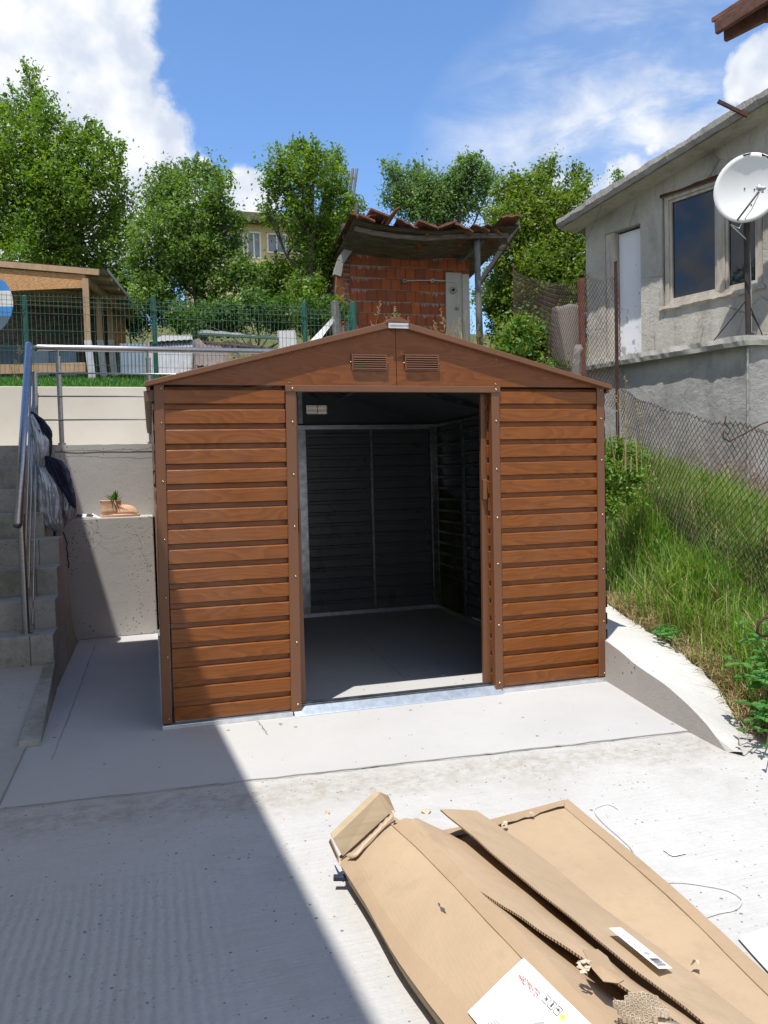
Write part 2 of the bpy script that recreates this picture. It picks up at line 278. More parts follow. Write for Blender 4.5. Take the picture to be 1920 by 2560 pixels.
def brickmat():
    g = NG('hollow_brick'); sep = g.n('ShaderNodeSeparateXYZ'); g.l(g.co, sep.inputs[0]); cmb = g.n('ShaderNodeCombineXYZ'); g.l(sep.outputs['X'], cmb.inputs[0]); g.l(sep.outputs['Z'], cmb.inputs[1])
    wob = g.n('ShaderNodeMix'); wob.data_type = 'RGBA'; wob.blend_type = 'ADD'; wob.inputs['Factor'].default_value = .02; g.l(cmb.outputs[0], wob.inputs['A'])
    nn = g.n('ShaderNodeTexNoise'); g.l(g.co, nn.inputs['Vector']); nn.inputs['Scale'].default_value = 5; g.l(nn.outputs['Color'], wob.inputs['B'])
    b = g.n('ShaderNodeTexBrick'); g.l(wob.outputs['Result'], b.inputs['Vector']); b.inputs['Scale'].default_value = 1
    b.inputs['Brick Width'].default_value = .172; b.inputs['Row Height'].default_value = .195; b.inputs['Mortar Size'].default_value = .011; b.offset = .5; b.inputs['Mortar Smooth'].default_value = .3; b.inputs['Bias'].default_value = -.1
    b.inputs['Color1'].default_value = (.43, .105, .036, 1); b.inputs['Color2'].default_value = (.24, .062, .026, 1); b.inputs['Mortar'].default_value = (.13, .075, .055, 1)
    # wide horizontal mortar courses with drips
    row = g.math('FRACT', g.math('DIVIDE', sep.outputs['Z'], .195)); drip = g.math('MULTIPLY', g.ramp(g.noise(1, 5, .7, g.mapv((26, 26, 2.2))), [(.42, 0), (.62, 1)]), .5)
    band = g.math('GREATER_THAN', row, g.math('SUBTRACT', .97, g.math('MULTIPLY', drip, g.ramp(g.noise(1.1, 2), [(.45, 0), (.6, .9)]))))
    a = g.noise(4, 7, .7)
    col = g.mix(g.ramp(a, [(.42, 0), (.68, .75)]), b.outputs['Color'], (.15, .075, .052)); col = g.mix(g.ramp(g.noise(1.3, 6, .7), [(.5, 0), (.66, .55)]), col, (.13, .07, .05))
    col = g.mix(g.math('MULTIPLY', band, .75), col, (.33, .27, .24))
    g.bump(g.math('ADD', g.math('MULTIPLY', b.outputs['Fac'], -1), a), .7, .02); return g.fin(col, .92, 0, .15)
brickmat()
vary('brick_side', (.33, .10, .045), (.42, .15, .07), 9, .9, bump=.3)
vary('yellow_render', (.50, .41, .22), (.56, .46, .26), 2, .9)
vary('white_paint', (.62, .62, .60), (.72, .72, .7), 3, .5)
def doorpaint():
    g = NG('flaking_paint'); sep = g.n('ShaderNodeSeparateXYZ'); g.l(g.co, sep.inputs[0]); a = g.noise(15, 8, .72, g.mapv((1, 1, .55)))
    big = g.noise(1.2, 3); k = g.ramp(g.math('ADD', g.math('ADD', a, g.math('MULTIPLY', g.math('SUBTRACT', big, .5), .45)), g.math('MULTIPLY', g.math('SUBTRACT', 1.0, sep.outputs['Z']), .10)), [(.585, 0), (.60, 1)])
    col = g.mix(g.math('MULTIPLY', k, .9), (.70, .70, .715), (.34, .31, .29)); return g.fin(col, .55)
doorpaint()
vary('frame_paint', (.33, .28, .225), (.52, .475, .41), 8, .7, bump=.2, bscale=50, stretch=(1, 1, .3))
g = NG('window_glass'); g.fin((.010, .014, .022), .02, 0, .5); g.b.inputs['IOR'].default_value = 1.55
vary('dark_glass', (.10, .13, .16), (.16, .20, .24), 3, .1, spec=.8, bump=0)
vary('dish_paint', (.70, .70, .685), (.77, .77, .755), 1.3, .45, bump=.03)
vary('dark_pole', (.022, .017, .016), (.05, .036, .03), 12, .7, bump=.2)
vary('grey_pipe', (.15, .15, .17), (.24, .24, .26), 6, .6)
vary('black_plastic', (.012, .012, .014), (.03, .03, .032), 10, .5); vary('cable_white', (.55, .55, .52), (.65, .65, .62), 4, .5)
vary('navy_cloth', (.006, .010, .030), (.016, .022, .055), 14, .8, bump=.7, bscale=22, bd=.012)
vary('silver_cloth', (.26, .29, .33), (.40, .43, .47), 5, .34, .45, bump=.6, bscale=26, bd=.012)
vary('red_cloth', (.28, .02, .02), (.35, .03, .03), 5, .7)
vary('terracotta', (.56, .33, .20), (.66, .42, .28), 14, .85, bump=.4, bscale=45)
vary('grit_stone', (.10, .09, .075), (.24, .2, .16), 30, .95)
vary('soil', (.10, .075, .05), (.24, .19, .13), 7, .95, bump=.8, bscale=24, bd=.02)
def leafmat(name, c1, c2, c3, trans=.42, sc=1.6):
    g = NG(name); a = g.noise(sc, 4, .6); b = g.noise(11, 2); v = g.math('ADD', g.math('MULTIPLY', a, .6), g.math('MULTIPLY', b, .4))
    col = g.ramp(v, [(.36, c1), (.5, c2), (.64, c3)]); g.fin(col, .5, 0, .35)
    tr = g.n('ShaderNodeBsdfTranslucent'); tcol = g.mix(1.0, col, (1.5, 1.7, .5), 'MULTIPLY'); g.l(tcol, tr.inputs[0])
    ms = g.n('ShaderNodeMixShader'); ms.inputs[0].default_value = trans; g.l(g.b.outputs[0], ms.inputs[1]); g.l(tr.outputs[0], ms.inputs[2]); g.l(ms.outputs[0], g.out.inputs[0]); return g.m
leafmat('leaf_a', (.07, .14, .016), (.125, .215, .022), (.23, .31, .03))
leafmat('leaf_b', (.065, .13, .02), (.11, .19, .028), (.19, .265, .04))
leafmat('leaf_willow', (.09, .16, .055), (.13, .21, .075), (.18, .27, .09))
leafmat('leaf_olive', (.085, .14, .016), (.145, .20, .02), (.23, .26, .03))
leafmat('leaf_dark', (.03, .085, .018), (.05, .12, .025), (.07, .16, .03))
leafmat('grass_blade', (.062, .145, .014), (.125, .235, .024), (.225, .32, .05), .3, 1.1)
leafmat('lawn_blade', (.04, .13, .015), (.06, .18, .02), (.09, .24, .03), .3, 1.5)
leafmat('weed_leaf', (.05, .16, .035), (.08, .22, .05), (.12, .29, .07), .3, 3)
leafmat('dry_grass', (.26, .19, .09), (.36, .28, .15), (.47, .39, .24), .2, 4)
vary('bark', (.06, .05, .042), (.13, .11, .09), 12, .95, stretch=(3, 3, .6), bump=.6, bscale=30)
def terrainmat():
    g = NG('terrain_earth'); a = g.noise(2, 7, .65); b = g.noise(14, 6, .7)
    col = g.ramp(a, [(.35, (.05, .075, .02)), (.55, (.10, .11, .04)), (.7, (.17, .14, .08))]); col = g.mix(g.ramp(b, [(.5, 0), (.7, .6)]), col, (.2, .16, .1)); g.bump(b, .8, .03); return g.fin(col, .98, 0, .1)
terrainmat()
M = MATS

# ------------------------------------------------------------------ mesh builder
OFF = {}
def _tag(o, label=None, cat=None, group=None, kind=None):
    if label: o['label'] = label
    if cat: o['category'] = cat
    if group: o['group'] = group
    if kind: o['kind'] = kind
    return o
def thing(name, label, cat, loc, group=None):
    o = D.objects.new(name, None); COL.objects.link(o); o.location = loc; o.empty_display_size = .1
    OFF[o.name] = Vector(loc); return _tag(o, label, cat, group)
class MB:
    def __init__(s): s.v = []; s.f = []; s.mi = []; s.cur = 0
    def add(s, vs, fs):
        k = len(s.v); s.v.extend([tuple(x) for x in vs]); s.f.extend([tuple(i+k for i in f) for f in fs]); s.mi.extend([s.cur]*len(fs)); return s
    def quad(s, a, b, c, d): return s.add([a, b, c, d], [(0, 1, 2, 3)])
    def poly(s, pts): return s.add(pts, [tuple(range(len(pts)))])
    def hexa(s, b, t):   # bottom loop, top loop of n points
        n = len(b); fs = [tuple(reversed(range(n))), tuple(range(n, 2*n))] + [(i, (i+1) % n, n+(i+1) % n, n+i) for i in range(n)]
        return s.add(list(b)+list(t), fs)
    def box(s, x0, x1, y0, y1, z0, z1):
        return s.hexa([(x0, y0, z0), (x1, y0, z0), (x1, y1, z0), (x0, y1, z0)], [(x0, y0, z1), (x1, y0, z1), (x1, y1, z1), (x0, y1, z1)])
    def bar(s, a, b, wd, ht, up=(0, 0, 1)):
        a = Vector(a); b = Vector(b); d = (b-a).normalized(); u = Vector(up); sdv = d.cross(u)
        if sdv.length < 1e-4: sdv = Vector((1, 0, 0))
        sdv.normalize(); u = sdv.cross(d).normalized(); q = [(-1, -1), (1, -1), (1, 1), (-1, 1)]
        return s.hexa([a+sdv*wd*.5*i+u*ht*.5*j for i, j in q], [b+sdv*wd*.5*i+u*ht*.5*j for i, j in q])
    def tube(s, path, r, n=8, cap=True):
        path = [Vector(p) for p in path]; m = len(path); rr = r if hasattr(r, '__len__') else [r]*m
        ref = None; rings = []
        for i, p in enumerate(path):
            d = (path[min(i+1, m-1)]-path[max(i-1, 0)]).normalized()
            if ref is None: ref = d.orthogonal().normalized()
            ref = (ref-d*ref.dot(d)); ref = ref.normalized() if ref.length > 1e-5 else d.orthogonal().normalized()
            b2 = d.cross(ref); rings.append([p+(ref*math.cos(2*math.pi*k/n)+b2*math.sin(2*math.pi*k/n))*rr[i] for k in range(n)])
        fs = [(i*n+k, i*n+(k+1) % n, (i+1)*n+(k+1) % n, (i+1)*n+k) for i in range(m-1) for k in range(n)]
        if cap: fs += [tuple(reversed(range(n))), tuple((m-1)*n+k for k in range(n))]
        return s.add([v for q in rings for v in q], fs)
    def loft(s, rings, cap=True):
        n = len(rings[0]); m = len(rings)
        fs = [(i*n+k, i*n+(k+1) % n, (i+1)*n+(k+1) % n, (i+1)*n+k) for i in range(m-1) for k in range(n)]
        if cap: fs += [tuple(reversed(range(n))), tuple((m-1)*n+k for k in range(n))]
        return s.add([v for q in rings for v in q], fs)
    def grid(s, pts):   # 2D list
        n = len(pts[0]); m = len(pts)
        return s.add([p for row in pts for p in row], [(i*n+k, i*n+k+1, (i+1)*n+k+1, (i+1)*n+k) for i in range(m-1) for k in range(n-1)])
    def build(s, name, mats, parent=None, label=None, cat=None, group=None, kind=None, smooth=False, bevel=0, loc=None, solid=0):
        mats = mats if isinstance(mats, (list, tuple)) else [mats]
        v = np.array(s.v, float)
        if parent is not None: off = OFF[parent.name]
        elif loc is not None: off = Vector(loc)
        else:
            lo, hi = v.min(0), v.max(0); off = Vector(((lo[0]+hi[0])/2, (lo[1]+hi[1])/2, lo[2]))
        me = D.meshes.new(name); me.from_pydata((v-np.array(off)).tolist(), [], s.f)
        for m in mats: me.materials.append(M[m])
        if len(mats) > 1: me.polygons.foreach_set('material_index', s.mi)
        if smooth: me.polygons.foreach_set('use_smooth', [True]*len(me.polygons))
        me.update(); o = D.objects.new(name, me); COL.objects.link(o)
        if parent is not None: o.parent = parent
        else: o.location = off
        OFF[o.name] = off
        if solid: md = o.modifiers.new('solid', 'SOLIDIFY'); md.thickness = solid; md.offset = -1
        if bevel: md = o.modifiers.new('bevel', 'BEVEL'); md.width = bevel; md.segments = 2; md.limit_method = 'ANGLE'; md.harden_normals = False
        return _tag(o, label, cat, group, kind)
def fast(name, verts, nq, mats, k=4, mi=None, **kw):
    """verts: array (nq*k,3); one k-gon each"""
    parent = kw.get('parent'); off = OFF[parent.name] if parent is not None else Vector(kw.get('loc') or (0, 0, 0))
    me = D.meshes.new(name); n = nq
    me.vertices.add(n*k); me.vertices.foreach_set('co', (verts.reshape(-1, 3)-np.array(off)).ravel())
    me.loops.add(n*k); me.loops.foreach_set('vertex_index', np.arange(n*k, dtype=np.int32))
    me.polygons.add(n); me.polygons.foreach_set('loop_start', np.arange(0, n*k, k, dtype=np.int32)); me.polygons.foreach_set('loop_total', np.full(n, k, dtype=np.int32))
    for m in mats: me.materials.append(M[m])
    if mi is not None: me.polygons.foreach_set('material_index', mi.astype(np.int32))
    me.update(calc_edges=True); o = D.objects.new(name, me); COL.objects.link(o)
    if parent is not None: o.parent = parent
    else: o.location = off
    OFF[o.name] = off
    return _tag(o, kw.get('label'), kw.get('cat'), kw.get('group'), kw.get('kind'))
def text_mesh(name, s, org, ex, ey, size, mat, parent, lift=.0012, label=None, xs=1):
    """flat lettering; ex = reading direction, ey = up of the letters"""
    cu = D.curves.new(name, 'FONT'); cu.body = s; cu.size = size; cu.resolution_u = 2; o = D.objects.new(name, cu); COL.objects.link(o)
    bpy.context.view_layer.update(); me = D.meshes.new_from_object(o); D.objects.remove(o); D.curves.remove(cu)
    ex = Vector(ex).normalized(); ey = Vector(ey); ey = (ey-ex*ey.dot(ex)).normalized(); nn = ex.cross(ey); off = OFF[parent.name]
    for v in me.vertices: v.co = Vector(org)+ex*v.co.x*xs+ey*v.co.y+nn*lift-off
    me.materials.clear(); me.materials.append(M[mat]); me.name = name
    q = D.objects.new(name, me); COL.objects.link(q); q.parent = parent; OFF[q.name] = off; return _tag(q, label)

# ------------------------------------------------------------------ terrain
def sst(a, b, x): t = min(1, max(0, (x-a)/(b-a))); return t*t*(3-2*t)
def hslope(x, y): return .40+.27*min(y, 3.6)-.08*(x-2.7)
KO = [(-1.5, 2.60, -.06), (-1.2, 2.66, -.03), (-.86, 2.82, .025), (-.70, 2.88, .08), (-.49, 2.93, .137), (-.12, 3.02, .188), (.26, 3.10, .213), (.5, 3.13, .242), (1.21, 3.35, .27), (2.12, 3.75, .32)]
def kerb_out(y): return float(np.interp(y, [k[0] for k in KO], [k[1] for k in KO])), float(np.interp(y, [k[0] for k in KO], [k[2] for k in KO]))
def terrain(x, y):
    back = 2.22+.145*min(max(y-4.4, 0), 6)+.25*max(0, min(y-11.5, 20))+.05*max(0, min(y-31.5, 80))
    if x < 2.62:
        return back if y > 4.42 else -.12
    s = max(-.12, hslope(x, y))
    if y < 2.3:
        ko, kz = kerb_out(y); tk = sst(ko-.02, ko+.55, x); s = (kz-.02 if x > ko-.06 else -.12)*(1-tk)+max(s, kz-.02)*tk
        if y < -1.5: s = min(s, -.12+max(0, (y+1.8))*.3)
    if x > 6.9: s = max(s, .3) if y < 3 else s
    return s*(1-sst(4.5, 5.7, y))+back*sst(4.5, 5.7, y)
def axis_(pts): 
    r = []
    for a, b, st in pts: r += list(np.arange(a, b, st))
    return r
xs = axis_([(-600, -60, 60), (-60, -12, 6), (-12, 2.6, 1.1)])+[2.6, 2.63]+axis_([(2.7, 7, .07), (7, 20, 1.5), (20, 80, 12), (80, 701, 60)])
ys = axis_([(-600, -60, 60), (-60, -6, 6), (-6, -1.8, .7), (-1.8, 4.3, .08)])+[4.41, 4.44]+axis_([(4.6, 12, .4), (12, 30, 2), (30, 100, 12), (100, 701, 60)])
pts = []
for y in ys:
    row = []
    for x in xs:
        z = terrain(x, y)
        if 2.62 < x < 8 and -1.4 < y < 5 or (y > 4.5 and abs(x) < 20): z += .035*mnoise.noise(Vector((x*2.1, y*2.1, 0)))
        row.append((x, y, z))
    pts.append(row)
MB().grid(pts).build('ground', 'terrain_earth', kind='structure', smooth=False, loc=(0, 0, 0))

# slabs -------------------------------------------------------------
def xl(y): return -.60-(y+.05)*.037       # left edge line of the yard slab
def jag(n, amp, seed): 
    r = random.Random(seed); return [r.uniform(-amp, amp) for _ in range(n)]
m = MB()
fe = [(-.6615+i*.1, -.815-.055*i*.1+j) for i, j in enumerate(jag(40, .009, 3))]
top = [(xl(2.7)-.02, 2.72), (xl(-.05)-.004, -.045), (-.6615, -.066)]+[(x, y) for x, y in fe]+[(3.2, -1.03), (3.2, 3.02), (.0, 3.02), (0, 2.72)]
m.hexa([(x, y, -.15) for x, y in top], [(x, y, 0) for x, y in top]).build('concrete_slab', 'slab_concrete', kind='structure', loc=(0, 0, 0))
m = MB(); top = [(-.6612, -30), (7, -30), (7, -1.0), (3.3, -1.06)]+[(x, y-.006) for x, y in reversed(fe)]
m.hexa([(x, y, -.16) for x, y in top], [(x, y, -.005) for x, y in top]).build('driveway', 'drive_concrete', kind='structure', loc=(0, 0, 0))
# left path that climbs towards the foot of the stairs
m = MB(); prof = [(-30, .006), (-.05, .006), (.5, .10), (1.0, .175), (1.2, .178)]
m.loft([[(-3, y, -.1), (-.664-max(0, y+.05)*.04, y, -.1), (-.664-max(0, y+.05)*.04, y, z), (-3, y, z)] for y, z in prof]).build('path', 'side_concrete', kind='structure', loc=(0, 0, 0))
# narrow ramped kerb
m = MB(); m.loft([[(-.655-.045*t-.03*(1-t), y, -.05), (xl(y), y, -.05), (xl(y), y, z), (-.655-.045*t-.045*(1-t), y, z)] for t, y, z in ((0, -.06, .0045), (0, -.045, .03), (.5, .5, .115), (1, 1.03, .195))])
m.build('kerb_ramp', 'stair_concrete', label='narrow grey concrete kerb sloping up beside the foot of the stairs', cat='kerb')
# thin sealed cracks in the yard slab
m = MB()
def crackline(a, b, wd, z, n=14, amp=.012, seed=1):
    r = random.Random(seed); a = Vector((*a, z)); b = Vector((*b, z)); d = b-a; s = Vector((-d.y, d.x, 0)).normalized(); P = []
    for i in range(n+1):
        c = a+d*(i/n)+s*r.uniform(-amp, amp); h = wd*r.uniform(.3, 1); P.append((c-s*h, c+s*h))
    for i in range(n): m.quad(P[i][0], P[i+1][0], P[i+1][1], P[i][1])
crackline((.47, -.06), (.49, -.30), .003, .0035, amp=.006); crackline((1.53, 1.9), (1.47, .5), .0025, .0035, amp=.004, n=20)
crackline((-.50, 2.6), (-.52, -.3), .0018, .0035, n=24, amp=.004, seed=4); crackline((-.64, -.83), (2.9, -1.02), .0028, .0035, n=90, amp=.007, seed=6)
crackline((-.6635, -.07), (-.6635, -4), .0016, .0095, n=60, amp=.0015, seed=9)
m.build('slab_crack', 'soil', kind='structure', loc=(0, 0, 0))
# grit on the concrete
m = MB(); r = random.Random(5)
for i in range(230):
    x = r.uniform(-.4, 3.0); y = r.uniform(-2.9, 2.4) if r.random() < .75 else r.uniform(-1.3, -.8); s = r.uniform(.0015, .0045)
    if 0 < x < 2.61 and -.03 < y < 3 and not (.8 < x < 1.8 and y < 2.4): continue
    if x > 2.35 and y < 0 and x > 2.42: continue
    z = -.005 if y < -.84 else 0; qa = r.uniform(0, 3.1); sx_ = r.uniform(.5, 2.2)
    E_ = lambda a, k_: (x+s*k_*(math.cos(a)*math.cos(qa)*sx_-math.sin(a)*math.sin(qa)), y+s*k_*(math.cos(a)*math.sin(qa)*sx_+math.sin(a)*math.cos(qa)))
    m.hexa([(*E_(a, r.uniform(.6, 1.1)), z) for a in (0, 1.3, 2.5, 3.9, 5.2)], [(*E_(a, .4), z+s*.5) for a in (0, 1.3, 2.5, 3.9, 5.2)])
m.build('grit', 'grit_stone', kind='stuff', loc=(0, 0, 0))

# ------------------------------------------------------------------ stairs and retaining walls, left
m = MB(); ZS = .18
st = []
for n in range(1, 10):
    yn = 2.95-.28*(9-n); st.append((yn, ZS*n))
t = thing('staircase', 'worn grey concrete staircase climbing along the left wall, moss on its risers', 'stairs', (-1.3, 1.0, 0))
for n, (yn, z) in enumerate(st, 1):
    m = MB(); x1 = xl(yn)-.005 if n < 6 else -.80
    if n == 1: continue
    r = random.Random(n); pr = []
    zb = z-ZS-.001 if n > 2 else .0
    yb = st[n][0]-.02 if n < 9 else 3.3
    for (x0, x2) in ((-2.6, x1-.135), (x1-.133, x1)):
        dz = 0 if x0 < -2 else .003
        m.hexa([(x0, yn+.012, 0), (x2, yn+.012, 0), (x2, 2.66, 0), (x0, 2.66, 0)] if n < 9 else [(x0, yn+.012, 0), (x2, yn+.012, 0), (x2, 2.97, 0), (x0, 2.97, 0)], [(x0, yn+dz, z+dz), (x2, yn+dz, z+dz), (x2, yb, z+dz), (x0, yb, z+dz)])
    m.build('step', 'stair_concrete', t, bevel=.006)
m = MB(); wy = lambda x: 2.68+.05*(x+.7)
top = [(-.79, 2.672), (-.02, 2.715), (-.02, 3.02), (-.79, 3.02)]
m.hexa([(*p, 0) for p in top], [(*p, 1.0) for p in top]).build('retaining_wall', 'wall_concrete', label='low pale concrete wall with a flat top ledge, holding the boot planter', cat='wall', bevel=.008)
m = MB(); top = [(-1.6, 2.97), (4.2, 3.07), (4.2, 4.32), (-4, 4.32), (-4, 2.97)]
m.hexa([(-.80, 3.0, .98), (4.2, 3.07, .98), (4.2, 4.32, .98), (-.80, 4.32, .98)], [(-.80, 3.0, 1.56), (4.2, 3.07, 1.56), (4.2, 4.32, 1.56), (-.80, 4.32, 1.56)])
m.box(-4, -.803, 3.28, 4.32, .9, 1.615)
r = random.Random(2); nx = 60; e = [(-.80+i*.083, 2.9965+.00115*i) for i in range(nx)]
lo = [(x, y, 1.558+r.uniform(-.004, .004)) for x, y in e]; hi = [(x, y, 1.62+r.uniform(-.003, .003)) for x, y in e]
m.grid([[(x, y+.02, z) for x, y, z in lo], lo, hi, [(x, 4.32, 1.62) for x, y in e]])
m.build('terrace_wall', 'wall_concrete', label='taller cracked concrete wall behind the boot planter, carrying the steel railing', cat='wall', loc=(0, 3, .9))
m = MB()
def wallcrack(pts, y, wd=.003):
    for a, b in zip(pts, pts[1:]):
        a = Vector((a[0], y, a[1])); b = Vector((b[0], y, b[1])); s = Vector((-(b-a).z, 0, (b-a).x)).normalized()*wd; m.quad(a-s, b-s, b+s, a+s)
s3 = 480/1659
def crk(lst, y, wd=.0022, step=9, amp=7):
    r = random.Random(len(lst)); out_ = []
    for a, b in zip(lst, lst[1:]):
        for i in range(step): 
            f = i/step; q = on((a[0]+(b[0]-a[0])*f+r.uniform(-amp, amp))*s3, 800+(a[1]+(b[1]-a[1])*f+r.uniform(-amp, amp))*s3, 1, y); out_.append((q.x, q.z))
    wallcrack(out_, y, wd)
crk([(430, 1140), (700, 1125), (900, 1130), (1080, 1120), (1200, 1125), (1330, 1095)], 2.990, .0022, 9, 5)
crk([(740, 1760), (850, 1850), (930, 1900), (1040, 1870)], 2.664, .0009); crk([(1140, 1780), (1200, 1880), (1230, 1960), (1110, 2010)], 2.664, .0009); crk([(1190, 1880), (1290, 1800), (1350, 1760)], 2.664, .0008)
crk([(830, 1720), (850, 1800), (800, 1850), (760, 1960)], 2.664, .0008)
m.build('wall_crack', 'soil', kind='structure', loc=(0, 0, 0))
m = MB(); m.box(-9, 2.55, 4.3, 4.46, 1.2, 2.262).build('white_wall', 'white_render', label='smooth cream white wall between the railing and the lawn', cat='wall', bevel=.006)

# kerb wall on the right
inn = [(2.66, .6), (2.60, .0), (2.55, -.35), (2.50, -.62), (2.46, -.95), (2.44, -1.22), (2.435, -1.36)]
c8 = lambda x, y: (1440+x*480/1062, 900+y*1000/2212)
ztop = []
tp = [(155, 1500), (157, 1545), (250, 1615), (330, 1685), (500, 1800), (640, 1925), (740, 2035), (815, 2140), (835, 2172)]
ot = [(60, 1200), (150, 1325), (300, 1440), (400, 1500), (540, 1590), (700, 1720), (800, 1830), (860, 1940), (915, 2170)]
def innx(y): return np.interp(y, [p[1] for p in reversed(inn)], [p[0] for p in reversed(inn)])
I = [];
for (x, y) in tp:
    # intersect with the leaning inner face: march
    q = on(*c8(x, y), 0, 2.5)
    for _ in range(12): q = on(*c8(x, y), 0, float(innx(q.y)))
    I.append(q)
O = []
for k, (x, y) in enumerate(ot):
    z = max(.0, I[k].z)+.015; O.append(on(*c8(x, y), 2, z))
I = [Vector((2.66, 2.0, .33)), Vector((2.63, 1.0, .29))]+I[1:]; r = random.Random(1)
def resamp(P, n):
    d = [0]
    for a, b in zip(P, P[1:]): d.append(d[-1]+(b-a).length)
    return [Vector([float(np.interp(d[-1]*i/n, d, [p[k] for p in P])) for k in range(3)]) for i in range(n+1)]
Is = resamp(I, 40); Os = [o+Vector((r.uniform(-.014, .014), r.uniform(-.014, .014), 0)) for o in resamp(O, 40)]; m = MB()
Md = [a.lerp(b, .5)+Vector((0, 0, .004)) for a, b in zip(Is, Os)]
m.cur = 0; m.grid([Is, Md, Os]); m.cur = 1
m.grid([[Vector((p.x, p.y, -.03)) for p in Is], Is]); m.grid([Os, [Vector((p.x+.03, p.y, p.z-.25)) for p in Os]])
m.build('kerb_wall', ['kerb_concrete', 'kerb_side'], label='curved white topped concrete kerb wall sloping down right of the shed', cat='wall')

# ------------------------------------------------------------------ the shed
Wd, Dp, PI_ = 2.61, 2.93, .1035
shed = thing('metal_shed', 'walnut brown metal garden shed with open double sliding doors and low gable roof', 'shed', (1.305, 1.4, 0))
def siding(mb, o, ex, nrm_, length, zmax, zmin=.035):
    """horizontal planks; o start point (x,y), ex run direction, nrm_ outward"""
    P = []; z = zmin; prof = [(zmin, .016)]
    k = 0
    while True:
        zl = .105+PI_*k
        if zl > zmax-.004: break
        prof += [(zl-.004, .0205), (zl, .018), (zl+.0045, .003), (zl+.027, .0)]
        nz_ = zl+.030
        if nz_ > zmax: break
        prof += [(nz_, .005), (nz_+.003, .022)]
        k += 1
    prof = [(z, d) for z, d in prof if z < zmax]+[(zmax, prof[-1][1])]
    n = 6
    rows = [[Vector((o[0]+ex[0]*length*i/n+nrm_[0]*d, o[1]+ex[1]*length*i/n+nrm_[1]*d, z)) for i in range(n+1)] for z, d in prof]
    mb.grid(rows)
m = MB(); siding(m, (.045, 0), (1, 0), (0, -1), .63, 1.775); m.build('front_panel', 'walnut_siding', shed)
m = MB(); siding(m, (1.905, 0), (1, 0), (0, -1), .66, 1.775); m.build('front_panel', 'walnut_siding', shed)
m = MB(); siding(m, (0.016, Dp), (0, -1), (-1, 0), Dp, 1.775); m.build('side_wall', 'walnut_siding_side', shed)
m = MB(); siding(m, (Wd, 0), (0, 1), (1, 0), Dp, 1.775); m.build('side_wall', 'walnut_siding_side', shed)
m = MB(); siding(m, (Wd, Dp), (-1, 0), (0, 1), Wd, 1.775); m.build('back_wall', 'walnut_siding', shed)
PK = 2.125; SL = (PK-1.787)/(1.345)
# gables (the front one is two sheets with a seam)
for (a, b) in (((-.025, 1.787), (1.303, 1.787)), ((1.3065, 1.787), (2.635, 1.787))):
    m = MB(); c = 1.303 if a[0] < 1 else 1.3065
    y = -.027
    # dented a little near the seam
    pts = []
    for i in range(13):
        row = []
        for j in range(7):
            x = a[0]+(b[0]-a[0])*i/12; ztop_ = 1.787+SL*(1.345-abs(x-1.305))-.012; z = 1.785+(max(ztop_, 1.79)-1.785)*j/6
            dent = .006*math.exp(-((x-1.32)**2+(z-1.97)**2)/.0016)+.002*math.sin(x*7+z*3)*min(1, (z-1.785)*8)
            row.append((x, y+dent, z))
        pts.append(row)
    m.grid([list(q) for q in zip(*pts)]).build('gable_panel', 'walnut_gable', shed, smooth=True)
bv = on(793, 1024, 1, Dp); yg = Dp+.006; hx0, hx1, hz0, hz1 = bv.x-.098, bv.x+.098, bv.z-.038, bv.z+.044
gtop = lambda x: 1.785+(PK-.01-1.785)*(1.33-abs(x-1.305))/1.33
m = MB(); m.poly([(-.025, yg, 1.70), (-.025, yg, gtop(-.025)), (hx0, yg, gtop(hx0)), (hx0, yg, 1.70)]); m.poly([(hx0, yg, hz1), (hx0, yg, gtop(hx0)), (1.305, yg, gtop(1.305)), (max(hx1, 1.306), yg, gtop(max(hx1, 1.306))), (max(hx1, 1.306), yg, hz1)])
m.poly([(hx0, yg, 1.70), (hx0, yg, hz0), (hx1, yg, hz0), (hx1, yg, 1.70)]); m.poly([(hx1, yg, 1.70), (hx1, yg, hz1), (1.306, yg, hz1), (1.306, yg, 1.70)] if hx1 < 1.306 else [(hx1, yg, 1.70), (hx1, yg, hz1), (hx1+.001, yg, hz1), (hx1+.001, yg, 1.70)])
xr = max(hx1, 1.306); m.poly([(xr, yg, 1.70), (xr, yg, gtop(xr)), (2.635, yg, gtop(2.635)), (2.635, yg, 1.70)]); m.build('gable_panel', 'walnut_gable', shed)
def post(a, b, wd, y0, y1, par=shed, name='corner_post', mat='brown_trim'):
    m = MB(); (xa, za), (xb, zb) = a, b
    m.hexa([(xa, y0, za), (xa+wd, y0, za), (xa+wd, y1, za), (xa, y1, za)], [(xb, y0, zb), (xb+wd, y0, zb), (xb+wd, y1, zb), (xb, y1, zb)])
    return m.build(name, mat, par, bevel=.003)
post((-.018, .03), (.004, 1.786), .05, -.0285, .03); post((2.552, .03), (2.562, 1.786), .05, -.0285, .03)
post((-.006, .03), (-.006, 1.77), .05, Dp-.03, Dp+.026); post((2.604, .03), (2.604, 1.77), .034, Dp-.03, Dp+.026)
post((.657, .018), (.68, 1.755), .056, -.030, .02, name='door_frame'); post((1.864, .018), (1.872, 1.755), .05, -.030, .02, name='door_frame')
m = MB(); m.box(.678, 1.927, -.036, -.006, 1.751, 1.7865).build('door_header', 'brown_trim', shed, bevel=.003)
